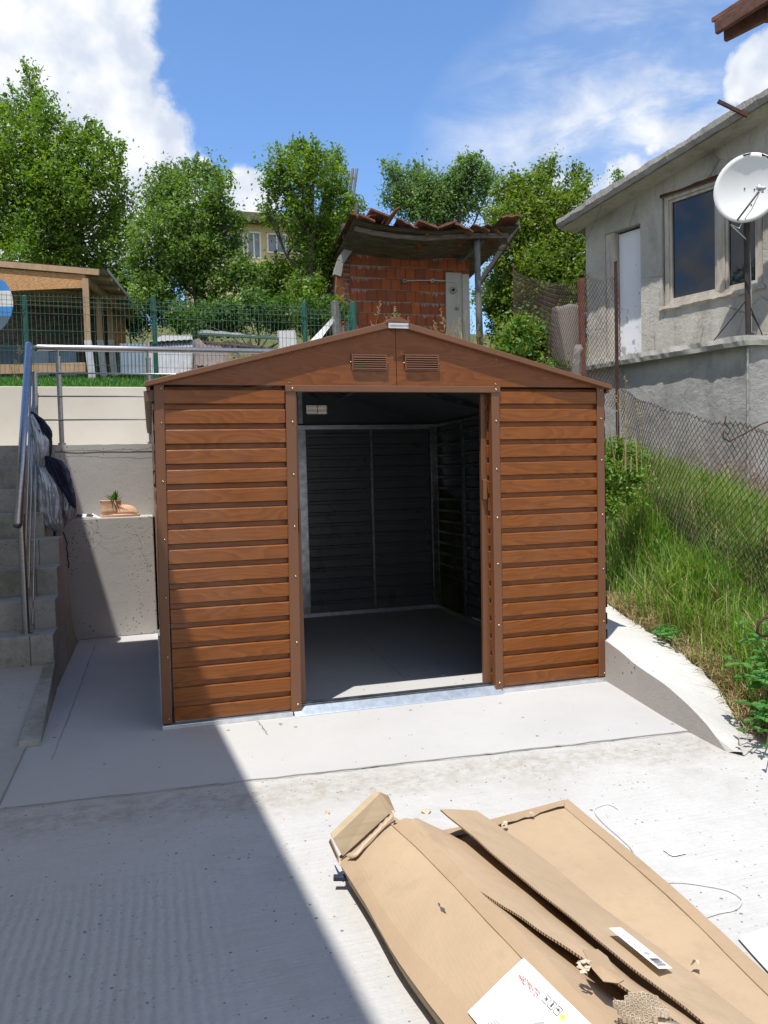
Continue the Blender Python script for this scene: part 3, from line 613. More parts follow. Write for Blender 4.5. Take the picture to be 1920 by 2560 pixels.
# sliding doors parked behind the front panels
for s, (xa, xb, hx, hz, xo) in enumerate(((.752, .766, .757, 1.0, .08), (1.815, 1.83, 1.824, 1.03, 1.83))):
    d = MB()
    if s == 0:
        siding(d, (.09, .045), (1, 0), (0, -1), .63, 1.74); x0, x1 = .715, .757
        d2 = d.build('sliding_door', 'walnut_siding', shed)
        m = MB(); m.hexa([(.715, .034, .05), (.752, .034, .05), (.752, .062, .05), (.715, .062, .05)], [(.725, .034, 1.75), (.752, .034, 1.75), (.752, .062, 1.75), (.725, .062, 1.75)]).build('door_stile', 'brown_trim', d2, bevel=.002)
        m = MB(); m.box(.738, .752, .020, .036, .99, 1.12).build('door_handle', 'brown_trim', d2, bevel=.003)
    else:
        siding(d, (1.86, .045), (1, 0), (0, -1), .63, 1.74); d2 = d.build('sliding_door', 'walnut_siding', shed)
        m = MB(); m.hexa([(1.818, .034, .05), (1.872, .034, .05), (1.872, .062, .05), (1.818, .062, .05)], [(1.832, .034, 1.75), (1.882, .034, 1.75), (1.882, .062, 1.75), (1.832, .062, 1.75)]).build('door_stile', 'brown_trim', d2, bevel=.002)
        m = MB(); m.box(1.826, 1.852, .008, .036, 1.135, 1.255).build('door_handle', 'brown_trim', d2, bevel=.004)
# roof sheets, fine ribbed, two slopes
def roofsheet(sgn):
    m = MB(); n = 150; rows = [[], []]; y0, y1 = -.035, Dp+.05
    for i in range(n+1):
        y = y0+(y1-y0)*i/n; dz = .006*(1 if i % 2 else -1)
        rows[0].append((1.305+sgn*1.335, y, 1.778+dz)); rows[1].append((1.305, y, PK+.006+dz))
    if sgn < 0: rows = rows[::-1]
    m.grid([rows[0], rows[1]][::-1] if False else rows); m.build('roof_sheet', 'brown_roof', shed)
    m = MB(); m.hexa(*([[(1.305+sgn*1.333, y, 1.752+dz) for y, dz in ((y0, 0), (y1, 0))]+[(1.305+sgn*1.318, y, 1.752) for y in (y1, y0)], [(1.305+sgn*1.337, y, 1.772) for y in (y0, y1)]+[(1.305+sgn*1.318, y, 1.772) for y in (y1, y0)]])).build('eave_trim', 'brown_trim', shed)
roofsheet(-1); roofsheet(1)
# ribbed ends hanging below the left eave
n = 30; ml = MB()
for i in range(n):
    y = -.01+i*(Dp/n); ml.hexa([(-.040, y, 1.705), (.004, y, 1.70), (.004, y+.05, 1.70), (-.040, y+.05, 1.705)], [(-.046, y, 1.752), (.004, y, 1.762), (.004, y+.05, 1.762), (-.046, y+.05, 1.752)])
    ml.hexa([(-.020, y+.052, 1.712), (.004, y+.052, 1.712), (.004, y+.095, 1.712), (-.020, y+.095, 1.712)], [(-.024, y+.052, 1.752), (.004, y+.052, 1.762), (.004, y+.095, 1.762), (-.024, y+.095, 1.752)])
ml.build('eave_corrugation', 'brown_roof', shed)
# verge trim front and back + ridge cap
for y0, y1 in ((-.062, -.012), (Dp+.01, Dp+.06)):
    for sgn in (-1, 1):
        m = MB(); e = 1.305+sgn*1.342; c = 1.305+sgn*.004
        m.hexa([(e, y0, 1.770), (c, y0, PK-.016), (c, y1, PK-.016), (e, y1, 1.770)], [(e, y0, 1.797), (c, y0, PK+.020), (c, y1, PK+.020), (e, y1, 1.797)]).build('verge_trim', 'brown_trim', shed, bevel=.003)
m = MB(); y0, y1 = -.066, Dp+.063
m.hexa([(1.235, y0, PK-.004), (1.305, y0, PK+.012), (1.375, y0, PK-.004), (1.375, y1, PK-.004), (1.305, y1, PK+.012), (1.235, y1, PK-.004)], [(1.237, y0, PK+.012), (1.305, y0, PK+.040), (1.373, y0, PK+.012), (1.373, y1, PK+.012), (1.305, y1, PK+.040), (1.237, y1, PK+.012)]).build('ridge_cap', 'brown_trim', shed, bevel=.003)
m = MB(); m.box(1.252, 1.366, -.071, -.0665, 2.096, 2.124); plate = m.build('name_plate', 'plate_silver', shed)
text_mesh('plate_lettering', 'HARDMAISTER', (1.2575, -.0712, 2.1035), (1, 0, 0), (0, 0, 1), .0165, 'ink', plate)
# louvre vents
def vent(x0, x1, z0, z1, y, f=-1):
    m = MB(); w_ = .008; a, b = sorted((y, y+f*.012))
    m.box(x0, x1, a, b, z1-w_, z1); m.box(x0, x1, a, b, z0, z0+w_); m.box(x0, x0+w_, a, b, z0+w_, z1-w_); m.box(x1-w_, x1, a, b, z0+w_, z1-w_)
    fr = m.build('louvre_vent', 'brown_trim', shed, bevel=.0015)
    s = MB(); n = 6
    for i in range(n):
        z = z0+w_+(z1-z0-2*w_)*(i+.1)/n; s.hexa([(x0+w_, y+f*.016, z), (x1-w_, y+f*.016, z), (x1-w_, y+f*.002, z+.004), (x0+w_, y+f*.002, z+.004)], [(x0+w_, y+f*.014, z+.004), (x1-w_, y+f*.014, z+.004), (x1-w_, y+f*.001, z+.012), (x0+w_, y+f*.001, z+.012)])
    s.build('louvre_slat', 'brown_trim', fr)
vent(1.047, 1.247, 1.868, 1.956, -.029); vent(1.352, 1.552, 1.871, 1.960, -.029)
b = MB(); b.box(1.055, 1.239, -.0315, -.0303, 1.874, 1.95); b.build('vent_opening', 'black_plastic', shed)
b = MB(); b.box(1.36, 1.544, -.0315, -.0303, 1.877, 1.954); b.build('vent_opening', 'black_plastic', shed)
# back vent seen from inside, daylight between its slats
m = MB()
for i in range(7): m.box(bv.x-.097, bv.x+.097, Dp-.004, Dp+.012, bv.z-.036+i*.0118, bv.z-.036+i*.0118+.0085)
m.box(bv.x-.003, bv.x+.003, Dp-.008, Dp-.0045, hz0, hz1)
m.build('louvre_vent', 'brown_trim', shed, label='back vent with daylight between its slats, seen from inside')
# galvanised floor rails, threshold ramp, tracks
m = MB(); m.box(-.02, .665, -.040, .03, .0, .024); m.build('floor_rail', 'galvanized', shed, bevel=.003); m = MB(); m.box(1.905, 2.605, -.040, .03, .0, .024); m.build('floor_rail', 'galvanized', shed, bevel=.003); m = MB()
m.box(-.02, .02, .031, Dp, 0, .03); m.box(Wd-.03, Wd+.01, .031, Dp, 0, .03); m.box(.021, Wd-.031, Dp-.03, Dp+.01, 0, .035)
m.build('floor_rail', 'galvanized', shed, bevel=.003)
m = MB(); m.hexa([(.672, -.060, .001), (1.902, -.060, .001), (1.902, .012, .001), (.672, .012, .001)], [(.672, -.056, .006), (1.902, -.056, .006), (1.902, .0, .040), (.672, .0, .040)]).build('threshold', 'zinc_sill', shed, bevel=.002)
m = MB(); m.box(.05, 2.55, .014, .02, .001, .045); m.box(.05, 2.55, .036, .041, .001, .05); m.box(.05, 2.55, .063, .068, .001, .045); m.build('door_track', 'galvanized_dark', shed)
# inner studs, rails and roof beam
def stud(x, y, wx=.03, wy=.025, z1=1.75):
    m = MB(); m.box(x-wx/2, x-wx/2+.004, y-wy, y, .035, z1); m.box(x+wx/2-.004, x+wx/2, y-wy, y, .035, z1); m.box(x-wx/2+.004, x+wx/2-.004, y-wy, y-wy+.003, .035, z1); m.build('wall_stud', 'galvanized_dark', shed, bevel=.001)
yb = Dp-.004
stud(1.30, yb, .085, .04); stud(1.962, yb, .022); stud(.65, yb, .022); stud(2.572, yb-.005, .066, .05)
for y in (.75, 1.47, 2.2):
    m = MB(); m.box(Wd-.026, Wd-.004, y-.015, y+.015, .035, 1.75); m.build('wall_stud', 'galvanized_dark', shed)
    m = MB(); m.box(.020, .038, y-.015, y+.015, .035, 1.75); m.build('wall_stud', 'galvanized_dark', shed)
m = MB(); m.box(.01, Wd-.01, yb-.05, yb-.004, 1.725, 1.765); m.build('top_rail', 'galvanized', shed, bevel=.002)
m = MB(); m.box(Wd-.035, Wd-.004, .07, yb-.055, 1.735, 1.765); m.build('top_rail', 'galvanized_dark', shed, bevel=.002)
m = MB(); m.box(.018, .045, .07, yb-.055, 1.735, 1.765); m.build('top_rail', 'galvanized_dark', shed, bevel=.002)
for x in (.95, 1.66):
    zc = 1.776+(PK-1.776)*(1.385-abs(x-1.305))/1.385-.022
    m = MB(); m.bar((x, .05, zc), (x, yb-.01, zc), .035, .03); m.build('roof_beam', 'galvanized', shed, bevel=.002)
m = MB(); m.bar((1.305, .05, PK-.03), (1.305, yb-.01, PK-.03), .05, .035); m.build('roof_beam', 'galvanized_dark', shed, bevel=.002)
for y in (1.45,):
    for s_ in (-1, 1):
        m = MB(); m.bar((1.305+s_*1.27, y, 1.765), (1.305, y, PK-.05), .025, .03); m.build('roof_truss', 'galvanized_dark', shed)
m = MB(); m.bar((1.30, Dp-.02, 1.78), (1.30, Dp-.02, PK-.05), .04, .02); m.build('gable_stud', 'galvanized_dark', shed)
# screws
def screw(x, y, z, s=.005):
    m = MB(); m.loft([[(x+s*math.cos(a)*k, y-d, z+s*math.sin(a)*k) for a in [i*math.pi/4 for i in range(8)]] for k, d in ((1, 0), (1, .0015), (.6, .004), (.15, .005))]); return m.build('screw', 'screw_metal', shed, smooth=True)
def lx(za, a, zb, b, z): return a+(b-a)*(z-za)/(zb-za)
for z in (1.765, 1.59, 1.29, .99, .69, .38, .055):
    screw(lx(.03, .021, 1.78, .043, z)-.004, -.0285, z, .0042)
for z in (1.768, 1.6, 1.35, 1.02, .69, .37, .05): screw(2.588, -.0285, z, .0042)
for z in (1.768, 1.59, 1.31, 1.03, .76, .40, .06):
    screw(lx(.03, .694, 1.78, .716, z), -.030 if z < 1.75 else -.036, z, .0055)
for z in (1.768, 1.59, 1.31, 1.03, .76, .40, .06):
    screw(lx(.03, 1.889, 1.78, 1.90, z), -.030 if z < 1.75 else -.036, z, .0055)
for x, z in ((.70, 1.80), (1.90, 1.80), (.71, 1.935), (1.905, 1.94), (1.043, 1.914), (1.251, 1.914), (1.348, 1.914), (1.556, 1.914)): screw(x, -.029, z, .004)

# ------------------------------------------------------------------ stainless railing
zr = 1.62; ry = 3.06
rail = thing('steel_railing', 'brushed stainless steel railing on the terrace wall and down the stairs', 'railing', (-.74, ry, zr))
A0 = Vector((-.93, ry, 2.45))
m = MB(); m.tube([A0+Vector((0, 0, -.02)), A0+Vector((.03, 0, 0)), (1.9, ry, 2.455)], .026, 14).build('top_rail', 'stainless', rail, smooth=True)
for x in (-.745, -.008, .78, 1.6):
    m = MB(); m.tube([(x, ry, zr), (x, ry, 2.36)], .0215, 14); m.tube([(x, ry, 2.36), (x, ry, 2.375)], .0235, 14); m.tube([(x, ry, 2.375), (x, ry, 2.43)], .009, 8); m.tube([(x, ry, zr), (x, ry, zr+.02)], .034, 16)
    m.build('rail_post', 'stainless', rail, smooth=False)
for z, xa in ((2.232, -.885), (2.035, -.91), (1.835, -.91)):
    m = MB(); m.tube([(xa, ry-.035, z), (1.9, ry-.035, z)], .0065, 8); m.build('infill_rod', 'stainless', rail, smooth=True)
# stair rail: follows the flight down
def srp(px, py, y): return on(px, py, 1, y)
T0 = srp(72, 858, 2.95); T1 = srp(44, 1313, 1.0)
m = MB(); m.tube([T0+Vector((0, 0, -.01)), T0.lerp(T1, .02), T0.lerp(T1, .5), T1], .026, 16).build('stair_rail', 'stainless', rail, smooth=True)
B1 = srp(66, 1588, 1.12); T2 = srp(52, 1300, 1.10)
m = MB(); m.tube([B1, T2], .0215, 14); m.tube([B1, B1+Vector((0, 0, .018))], .036, 16); m.build('rail_post', 'stainless', rail)
B2 = srp(92, 1150, 2.75); T3 = srp(86, 930, 2.75)
m = MB(); m.tube([B2, T3], .0215, 14); m.build('rail_post', 'stainless', rail)
for (pa, pb) in (((94, 985), (82, 1560)), ((84, 930), (72, 1470)), ((78, 900), (64, 1385))):
    a = srp(*pa, 2.85); b = srp(*pb, 1.2); m = MB(); m.tube([a, b], .0075, 8); m.build('infill_rod', 'stainless', rail, smooth=True)
# little rod bends at the corner
for z in (2.035, 1.835):
    m = MB(); m.tube([(-.91, ry-.035, z), (-.93, ry-.05, z+.004), (-.94, ry-.12, z-.03), (-.942, ry-.3, z-.18)], .0065, 8); m.build('infill_rod', 'stainless', rail, smooth=True)

# ------------------------------------------------------------------ clothes hung over the stair rail
def cloth_loft(name, mat, parent, rows, depth, fold=.25, nf=5, seed=1, n=72):
    r = random.Random(seed); rings = []; R_ = []
    for i in range(len(rows)-1):
        for k in range(5): f = k/5; R_.append(tuple(rows[i][q_]*(1-f)+rows[i+1][q_]*f for q_ in range(4)))
    R_.append(rows[-1]); fw = Vector((CF.x, CF.y, 0)).normalized()
    for i, (px, py, wpx, th) in enumerate(R_):
        c = PD(px, py, depth); wd = wpx/FPX*depth/2; ring = []
        for k in range(n):
            a = 2*math.pi*k/n; ca, sa = math.cos(a), math.sin(a)
            f = 1+fold*1.3*mnoise.noise(Vector((ca*nf*.45, sa*nf*.45, i*.05+seed)))+fold*1.1*mnoise.noise(Vector((ca*nf*1.3+i*.10, sa*nf*1.3, i*.13+seed*3)))+fold*.5*mnoise.noise(Vector((ca*nf*3, sa*nf*3, i*.45+seed*5)))
            ring.append(c+CR*ca*wd*(.94+(f-1)*.55)+fw*sa*th*f)
        rings.append(ring)
    m = MB(); m.loft(rings); return m.build(name, mat, parent, smooth=True)
jk = thing('jacket', 'crumpled navy blue jacket with silver grey lining hung over the stair railing', 'jacket', tuple(PD(110, 1330, 6.2)))
cloth_loft('silver_lining', 'silver_cloth', jk, [(78, 1035, 6, .01), (84, 1060, 24, .04), (96, 1100, 38, .06), (100, 1135, 38, .06), (98, 1165, 30, .05), (103, 1188, 20, .03)], 6.05, .3, 5, 2)
cloth_loft('collar', 'navy_cloth', jk, [(77, 1028, 6, .01), (92, 1048, 30, .05), (108, 1078, 42, .06), (116, 1105, 26, .05), (119, 1132, 16, .04), (117, 1150, 8, .02)], 6.12, .45, 6, 4)
cloth_loft('sleeve', 'navy_cloth', jk, [(117, 1140, 10, .02), (132, 1150, 34, .05), (143, 1170, 42, .06), (152, 1195, 40, .05), (162, 1215, 30, .04), (172, 1232, 24, .03), (182, 1262, 12, .03), (187, 1270, 5, .01)], 6.05, .42, 6, 5)
cloth_loft('red_tag', 'red_cloth', jk, [(151, 1292, 12, .012), (161, 1291, 16, .014), (169, 1296, 6, .006)], 5.93, .2, 3, 6)
jk2 = thing('rain_coat', 'shiny silver grey coat hanging in folds below the navy jacket', 'coat', tuple(PD(135, 1330, 6.2)))
cloth_loft('coat_body', 'silver_cloth', jk2, [(104, 1168, 22, .03), (112, 1188, 34, .05), (122, 1215, 46, .07), (128, 1250, 56, .08), (131, 1285, 56, .09), (138, 1310, 46, .08), (141, 1324, 30, .05), (140, 1329, 8, .02)], 6.0, .32, 6, 8)
cloth_loft('coat_sleeve', 'silver_cloth', jk2, [(155, 1215, 12, .03), (166, 1228, 26, .04), (175, 1250, 28, .04), (176, 1275, 30, .05), (172, 1298, 26, .04), (160, 1318, 14, .03)], 6.08, .3, 5, 9)
cloth_loft('coat_flap', 'silver_cloth', jk2, [(90, 1190, 10, .02), (92, 1225, 18, .03), (93, 1255, 14, .02)], 6.1, .3, 4, 10)
m = MB(); cp = [(158, 1330), (163, 1345), (168, 1360), (166, 1372), (170, 1385), (169, 1398), (172, 1408), (171, 1420)]
m.tube([on(x, y, 1, 2.3) for x, y in cp], .005, 6).build('drawstring', 'black_plastic', jk2)

# boot shaped planter on the ledge
bx, by, bz = -.37, 2.80, 1.0
pl = thing('boot_planter', 'terracotta planter shaped like an old boot with a small green succulent, on the ledge', 'planter', (bx, by, bz))
L0 = on(252, 1286, 1, by).x; L1 = on(350, 1286, 1, by).x
def ell(cx, cz, rx, ry_, n=20, cy=by): return [(cx+rx*math.cos(2*math.pi*k/n), cy+ry_*math.sin(2*math.pi*k/n), cz) for k in range(n)]
ln = L1-L0
m = MB(); m.loft([ell(L0+ln*.5, bz, ln*.5, .058), ell(L0+ln*.5, bz+.018, ln*.505, .062), ell(L0+ln*.5, bz+.024, ln*.49, .056)]); m.build('boot_sole', 'terracotta', pl, smooth=False, bevel=.002)
m = MB(); m.loft([ell(L0+ln*.30, bz+.022, ln*.29, .052), ell(L0+ln*.29, bz+.06, ln*.27, .05), ell(L0+ln*.27, bz+.10, ln*.25, .048), ell(L0+ln*.26, bz+.135, ln*.27, .052), ell(L0+ln*.26, bz+.142, ln*.28, .054), ell(L0+ln*.26, bz+.142, ln*.23, .045), ell(L0+ln*.26, bz+.12, ln*.21, .04)])
# toe
N1 = 9; rg = []
for i in range(N1):
    t_ = i/(N1-1); x = L0+ln*(.42+.55*t_); hh = (.075-.03*t_+.018*math.sin(t_*math.pi))*(1 if t_ < .85 else .75); ww = .05*(1-.35*max(0, t_-.6)/.4)
    if i == N1-1: hh *= .4; ww *= .4
    rg.append([(x, by+ww*math.cos(a), bz+.022+hh*max(0, math.sin(a))) for a in [k*math.pi/11 for k in range(12)]])
m.loft(rg); m.build('boot_upper', 'terracotta', pl, smooth=True)
m = MB(); m.tube([(L0+ln*.42, by-.05, bz+.055), (L0+ln*.40, by-.052, bz+.10), (L0+ln*.36, by-.053, bz+.135)], .004, 6)
for i in range(5): m.tube([(L0+ln*(.46+.05*i), by-.045, bz+.085-.006*i), (L0+ln*(.49+.05*i), by-.01, bz+.11-.008*i), (L0+ln*(.50+.05*i), by+.03, bz+.10-.008*i)], .005, 6)
m.build('boot_lace', 'terracotta', pl, smooth=True)
m = MB(); r = random.Random(3)
for i in range(46):
    a = r.uniform(0, 6.28); e = r.uniform(.2, 1.45); l_ = r.uniform(.05, .10); c = Vector((L0+ln*.26+r.uniform(-.02, .02)+.03, by+r.uniform(-.02, .02), bz+.135)); d = Vector((math.cos(a)*math.cos(e), math.sin(a)*math.cos(e), math.sin(e))); s_ = d.cross(Vector((0, 0, 1))).normalized()*.007
    mid = c+d*l_*.55+Vector((0, 0, .004)); tip = c+d*l_
    m.add([c-s_*.6, c+s_*.6, mid+s_, tip, mid-s_], [(0, 1, 2, 3, 4)])
m.build('succulent', 'leaf_dark', pl)
# small black and white cloth lying on the ledge
cb = on(215, 1293, 1, 2.76)
m = MB(); pts = []
for i in range(15):
    row = []
    for j in range(7):
        x = cb.x-.10+.2*i/14; y = 2.70+.12*j/6; e = min(i, 14-i)/3; row.append((x+.01*math.sin(j*2), y, 1.0+min(1, e)*(.010+.016*abs(mnoise.noise(Vector((x*30, y*30, 0)))))*2*(.4 if j in (0, 6) else 1)+.002))
    pts.append(row)
m.grid(pts); o = m.build('glove', ['black_plastic', 'paper_white'], label='small black and white work glove lying on the ledge left of the boot planter', cat='glove', smooth=True)
for p in o.data.polygons:
    if p.index % 42 > 20 and p.center.x > -.02: p.material_index = 1
m = MB()

# ------------------------------------------------------------------ vegetation helpers
def leaves(n, centers, radii, size, up=.25, shell=.55, aspect=.5, squash=1.0):
    """n leaf quads spread in lumpy balls"""
    centers = np.array(centers, float); radii = np.array(radii, float); wv = radii**2.2; idx = RNG.choice(len(centers), n, p=wv/wv.sum())
    d = RNG.normal(size=(n, 3)); d /= np.linalg.norm(d, axis=1)[:, None]
    rr = RNG.random(n)**(1/3)*(1-shell)+shell*RNG.random(n)**.25; rr *= (1+.22*np.sin(d[:, 0]*7+idx)+.2*np.sin(d[:, 2]*9+idx*2)+.15*RNG.normal(size=n))
    p = centers[idx]+d*(radii[idx]*rr)[:, None]*np.array([1, 1, squash])
    # twig clumps: pull leaves to nearby clump centres
    k = max(8, n//38); cl_ = p[RNG.choice(n, k)]; j = RNG.integers(0, k, n)
    own = p.copy(); near = RNG.random(n) < .8
    spread = RNG.normal(size=(n, 3))*size*2.3*RNG.uniform(.5, 1.5, k)[j][:, None]; p[near] = cl_[j[near]]+spread[near]
    nrm_ = RNG.normal(size=(n, 3))+np.array([-.2, -.3, .75]); nrm_ /= np.linalg.norm(nrm_, axis=1)[:, None]
    a = np.cross(nrm_, RNG.normal(size=(n, 3))); a /= np.linalg.norm(a, axis=1)[:, None]; b = np.cross(nrm_, a)
    s = size*RNG.uniform(.6, 1.3, n)[:, None]
    return np.stack([p-a*s, p-b*s*aspect+nrm_*s*.15, p+a*s, p+b*s*aspect+nrm_*s*.15], 1)
def tree(name, label, cat, blobs_px, depth, base_px, n, size, mats, group=None, thick=.1, trunk_top=None, jitter=.6, depth_spread=.5, squash=1.0, seed=0):
    r = random.Random(seed+len(blobs_px)); cs = []; rs = []
    for (x, y, rp) in blobs_px:
        dd = depth+r.uniform(-1, 1)*depth_spread; cs.append(PD(x, y, dd)); rs.append(rp/FPX*depth)
    base = PD(base_px[0], base_px[1], depth); base.z = terrain(base.x, base.y)-.05
    t = thing(name, label, cat, tuple(base), group)
    tt = PD(*(trunk_top or blobs_px[len(blobs_px)//2][:2]), depth)
    m = MB(); P = [base, base.lerp(tt, .33)+Vector((r.uniform(-.06, .06), 0, 0)), base.lerp(tt, .66)+Vector((r.uniform(-.1, .1), 0, 0)), tt]
    m.tube(P, [thick, thick*.8, thick*.6, thick*.35], 8)
    for c, rad in zip(cs, rs):
        if r.random() < .85:
            st_ = base.lerp(tt, r.uniform(.3, .9)); e = c+Vector((0, 0, rad*.3)); mid = st_.lerp(e, .5)+Vector((r.uniform(-.15, .15), 0, r.uniform(-.05, .2)))
            m.tube([st_, mid, e], [thick*.35, thick*.2, thick*.06], 5)
            for _ in range(3):
                q = mid.lerp(e, r.random()); e2 = c+Vector((r.uniform(-1, 1), r.uniform(-1, 1), r.uniform(-.6, 1)))*rad*.9; m.tube([q, q.lerp(e2, .5)+Vector((0, 0, .05)), e2], [thick*.12, thick*.08, thick*.03], 4)
    n = int(n*1.35); size *= .80
    lv = leaves(n, cs, rs, size, squash=squash); mi = None
    if max(rs) > .25:
        sp = []; ts_ = m
        for c, rad in zip(cs, rs):
            for _ in range(3):
                a = r.uniform(0, 6.28); d0 = Vector((math.cos(a)*.8, math.sin(a)*.8, r.uniform(.4, 1.3))).normalized(); p0 = c+d0*rad*.8; d1 = (d0*.5+Vector((0, 0, 1))).normalized(); L_ = r.uniform(.25, .6)*min(1, rad*1.6)
                ts_.tube([p0-d1*.15, p0+d1*L_*.5, p0+d1*L_], [.008, .005, .002], 3)
                for q_ in range(int(16+L_*60)): f_ = r.random(); sp.append(p0+d1*L_*f_+Vector((r.gauss(0, .035), r.gauss(0, .035), r.gauss(0, .03)))*(1.4-f_))
        sp = np.array(sp); k_ = len(sp); ex_ = leaves(k_, [(0, 0, 0)], [.001], size*.95); cen0 = ex_.mean(1, keepdims=True); ex_ = ex_-cen0+sp[:, None, :]; lv = np.concatenate([lv, ex_], 0); n += k_
    m.build('trunk', 'bark', t, smooth=True)
    if len(mats) > 1: mi = RNG.choice(len(mats), n, p=[.65, .35][:len(mats)] if len(mats) == 2 else None)
    fast('crown', lv, n, mats, 4, mi, parent=t); return t
G_T = 'trees beyond the lawn'
# yard beyond: trees
tree('plum_tree', 'tallest leafy tree at the far left, its top shoot leaning left above the shelter', 'tree',
     [(75, 185, 22), (88, 235, 34), (60, 285, 50), (120, 290, 40), (10, 300, 50), (228, 310, 16), (232, 340, 22), (90, 360, 80), (180, 370, 55), (-20, 400, 90), (265, 380, 45), (40, 470, 110), (160, 470, 100), (260, 450, 60), (300, 520, 45), (0, 570, 100), (110, 580, 110), (230, 570, 90), (300, 600, 60), (60, 660, 90), (180, 680, 90), (280, 700, 70)], 15, (150, 860), 38000, .05, ['leaf_a', 'leaf_b'], G_T, .16, (140, 420), seed=1)
tree('cherry_tree', 'round crowned tree with a dark trunk, second from the left behind the green fence', 'tree',
     [(425, 450, 38), (470, 430, 36), (520, 440, 40), (565, 460, 30), (400, 500, 55), (470, 510, 70), (550, 520, 50), (380, 590, 60), (450, 600, 80), (565, 545, 24), (590, 560, 24), (585, 625, 24), (610, 665, 26), (645, 700, 36), (540, 610, 60), (360, 670, 50), (430, 690, 60), (590, 690, 32), (530, 700, 55), (370, 740, 50), (620, 700, 35)], 14, (497, 900), 24000, .044, ['leaf_b', 'leaf_willow'], G_T, .14, (495, 560), seed=2)
tree('apple_tree', 'upright airy tree left of the brick hut, cloud showing through its leaves', 'tree',
     [(755, 378, 24), (715, 400, 34), (790, 400, 36), (835, 410, 30), (690, 455, 40), (755, 450, 50), (830, 460, 44), (665, 530, 26), (700, 560, 24), (745, 525, 40), (840, 520, 50), (880, 520, 26), (800, 590, 60), (740, 600, 30), (790, 660, 55), (700, 690, 50), (830, 660, 30), (760, 740, 50), (690, 740, 40)], 13.5, (790, 900), 17000, .042, ['leaf_a', 'leaf_b'], G_T, .11, (775, 480), seed=3)
tree('willow_tree', 'pale grey green tree behind the brick hut roof with hanging sprays', 'tree',
     [(975, 425, 22), (1010, 460, 34), (1000, 500, 40), (1055, 470, 34), (1045, 430, 20), (1100, 490, 50), (1150, 460, 36), (1165, 420, 24), (1185, 405, 22), (1210, 440, 22), (1185, 480, 50), (1060, 530, 50), (1130, 530, 50), (1235, 450, 16)], 20, (1130, 800), 15000, .055, ['leaf_willow'], G_T, .13, (1110, 500), seed=4)
tree('walnut_tree', 'large dense tree between the brick hut and the grey house', 'tree',
     [(1370, 425, 26), (1355, 450, 30), (1440, 440, 24), (1455, 480, 22), (1300, 470, 36), (1260, 490, 34), (1330, 510, 56), (1400, 520, 60), (1270, 560, 60), (1350, 590, 80), (1430, 610, 70), (1280, 660, 70), (1360, 690, 90), (1440, 700, 60), (1250, 740, 60), (1330, 780, 80), (1420, 800, 80), (1270, 820, 60)], 16, (1350, 960), 36000, .052, ['leaf_olive', 'leaf_b'], G_T, .16, (1360, 560), seed=5)
tree('hedge_bush', 'dark green bush low behind the fence between two tree trunks', 'bush', [(640, 770, 40), (700, 790, 45), (580, 790, 40), (520, 800, 40), (460, 800, 35), (780, 790, 40), (840, 780, 30)], 12.6, (640, 860), 12000, .038, ['leaf_dark', 'leaf_b'], 'bushes beyond the fence', .03, (640, 790), seed=6)
tree('hedge_bush', 'light green bush above the shed roof, left of the round concrete drum', 'bush', [(1300, 830, 34), (1350, 850, 40), (1320, 890, 40), (1380, 890, 34), (1270, 870, 26), (1390, 930, 30)], 9.8, (1330, 940), 6500, .034, ['leaf_olive', 'weed_leaf'], 'bushes beyond the fence', .02, (1330, 860), seed=7)
tree('hedge_bush', 'shaded bush filling the gap behind the shelter and the green fence post', 'bush', [(330, 790, 45), (300, 740, 50), (360, 720, 40), (420, 780, 40), (250, 760, 40)], 15.5, (340, 880), 9000, .045, ['leaf_dark'], 'bushes beyond the fence', .03, (330, 780), seed=8)
tree('climber_bush', 'leafy plant growing at the foot of the chain link fence beside the shed', 'plant', [(1522, 1150, 15), (1545, 1128, 17), (1572, 1140, 15), (1596, 1155, 12), (1530, 1185, 18), (1560, 1180, 17), (1518, 1225, 15), (1548, 1225, 16), (1590, 1195, 14), (1522, 1270, 14), (1575, 1240, 12)], 6.4, (1550, 1240), 3400, .024, ['grass_blade', 'leaf_olive'], None, .004, (1550, 1190), depth_spread=.3, seed=9)
for k_, (tx_, ty_, th_) in enumerate(((-9.5, 3.6, 4.6), (-11, 6.6, 5.6), (-10, 9.5, 4.4))):
    bz_ = 1.6; t_ = thing('fruit_tree', ['leafy fruit tree outside the picture on the left, nearest the stairs', 'taller leafy tree outside the picture on the left', 'rounded leafy tree outside the picture beyond the shelter'][k_], 'tree', (tx_, ty_, bz_-1.7), 'trees outside the picture')
    mm = MB(); mm.tube([(tx_, ty_, bz_-1.7), (tx_+.1, ty_, bz_+th_*.5), (tx_, ty_, bz_+th_*.8)], [.14, .1, .04], 8); mm.build('trunk', 'bark', t_, smooth=True)
    cs_2 = [Vector((tx_+random.uniform(-1, 1), ty_+random.uniform(-1.2, 1.2), bz_+th_*random.uniform(.25, .95))) for _ in range(9)]
    fast('crown', leaves(9000, cs_2, [random.uniform(.6, 1.0) for _ in cs_2], .09), 9000, ['leaf_b'], 4, None, parent=t_)
tree('far_tree', 'distant green tree top showing just above the yellow house', 'tree', [(930, 700, 60), (870, 640, 50), (940, 620, 40)], 30, (920, 850), 5000, .09, ['leaf_dark'], None, .1, (920, 690), seed=10)
tree('far_tree', 'small twig of a tree showing just above the grey house roof', 'tree', [(1545, 440, 12), (1552, 452, 10), (1600, 520, 60)], 30, (1560, 900), 1800, .07, ['leaf_b'], None, .06, (1550, 470), seed=11)

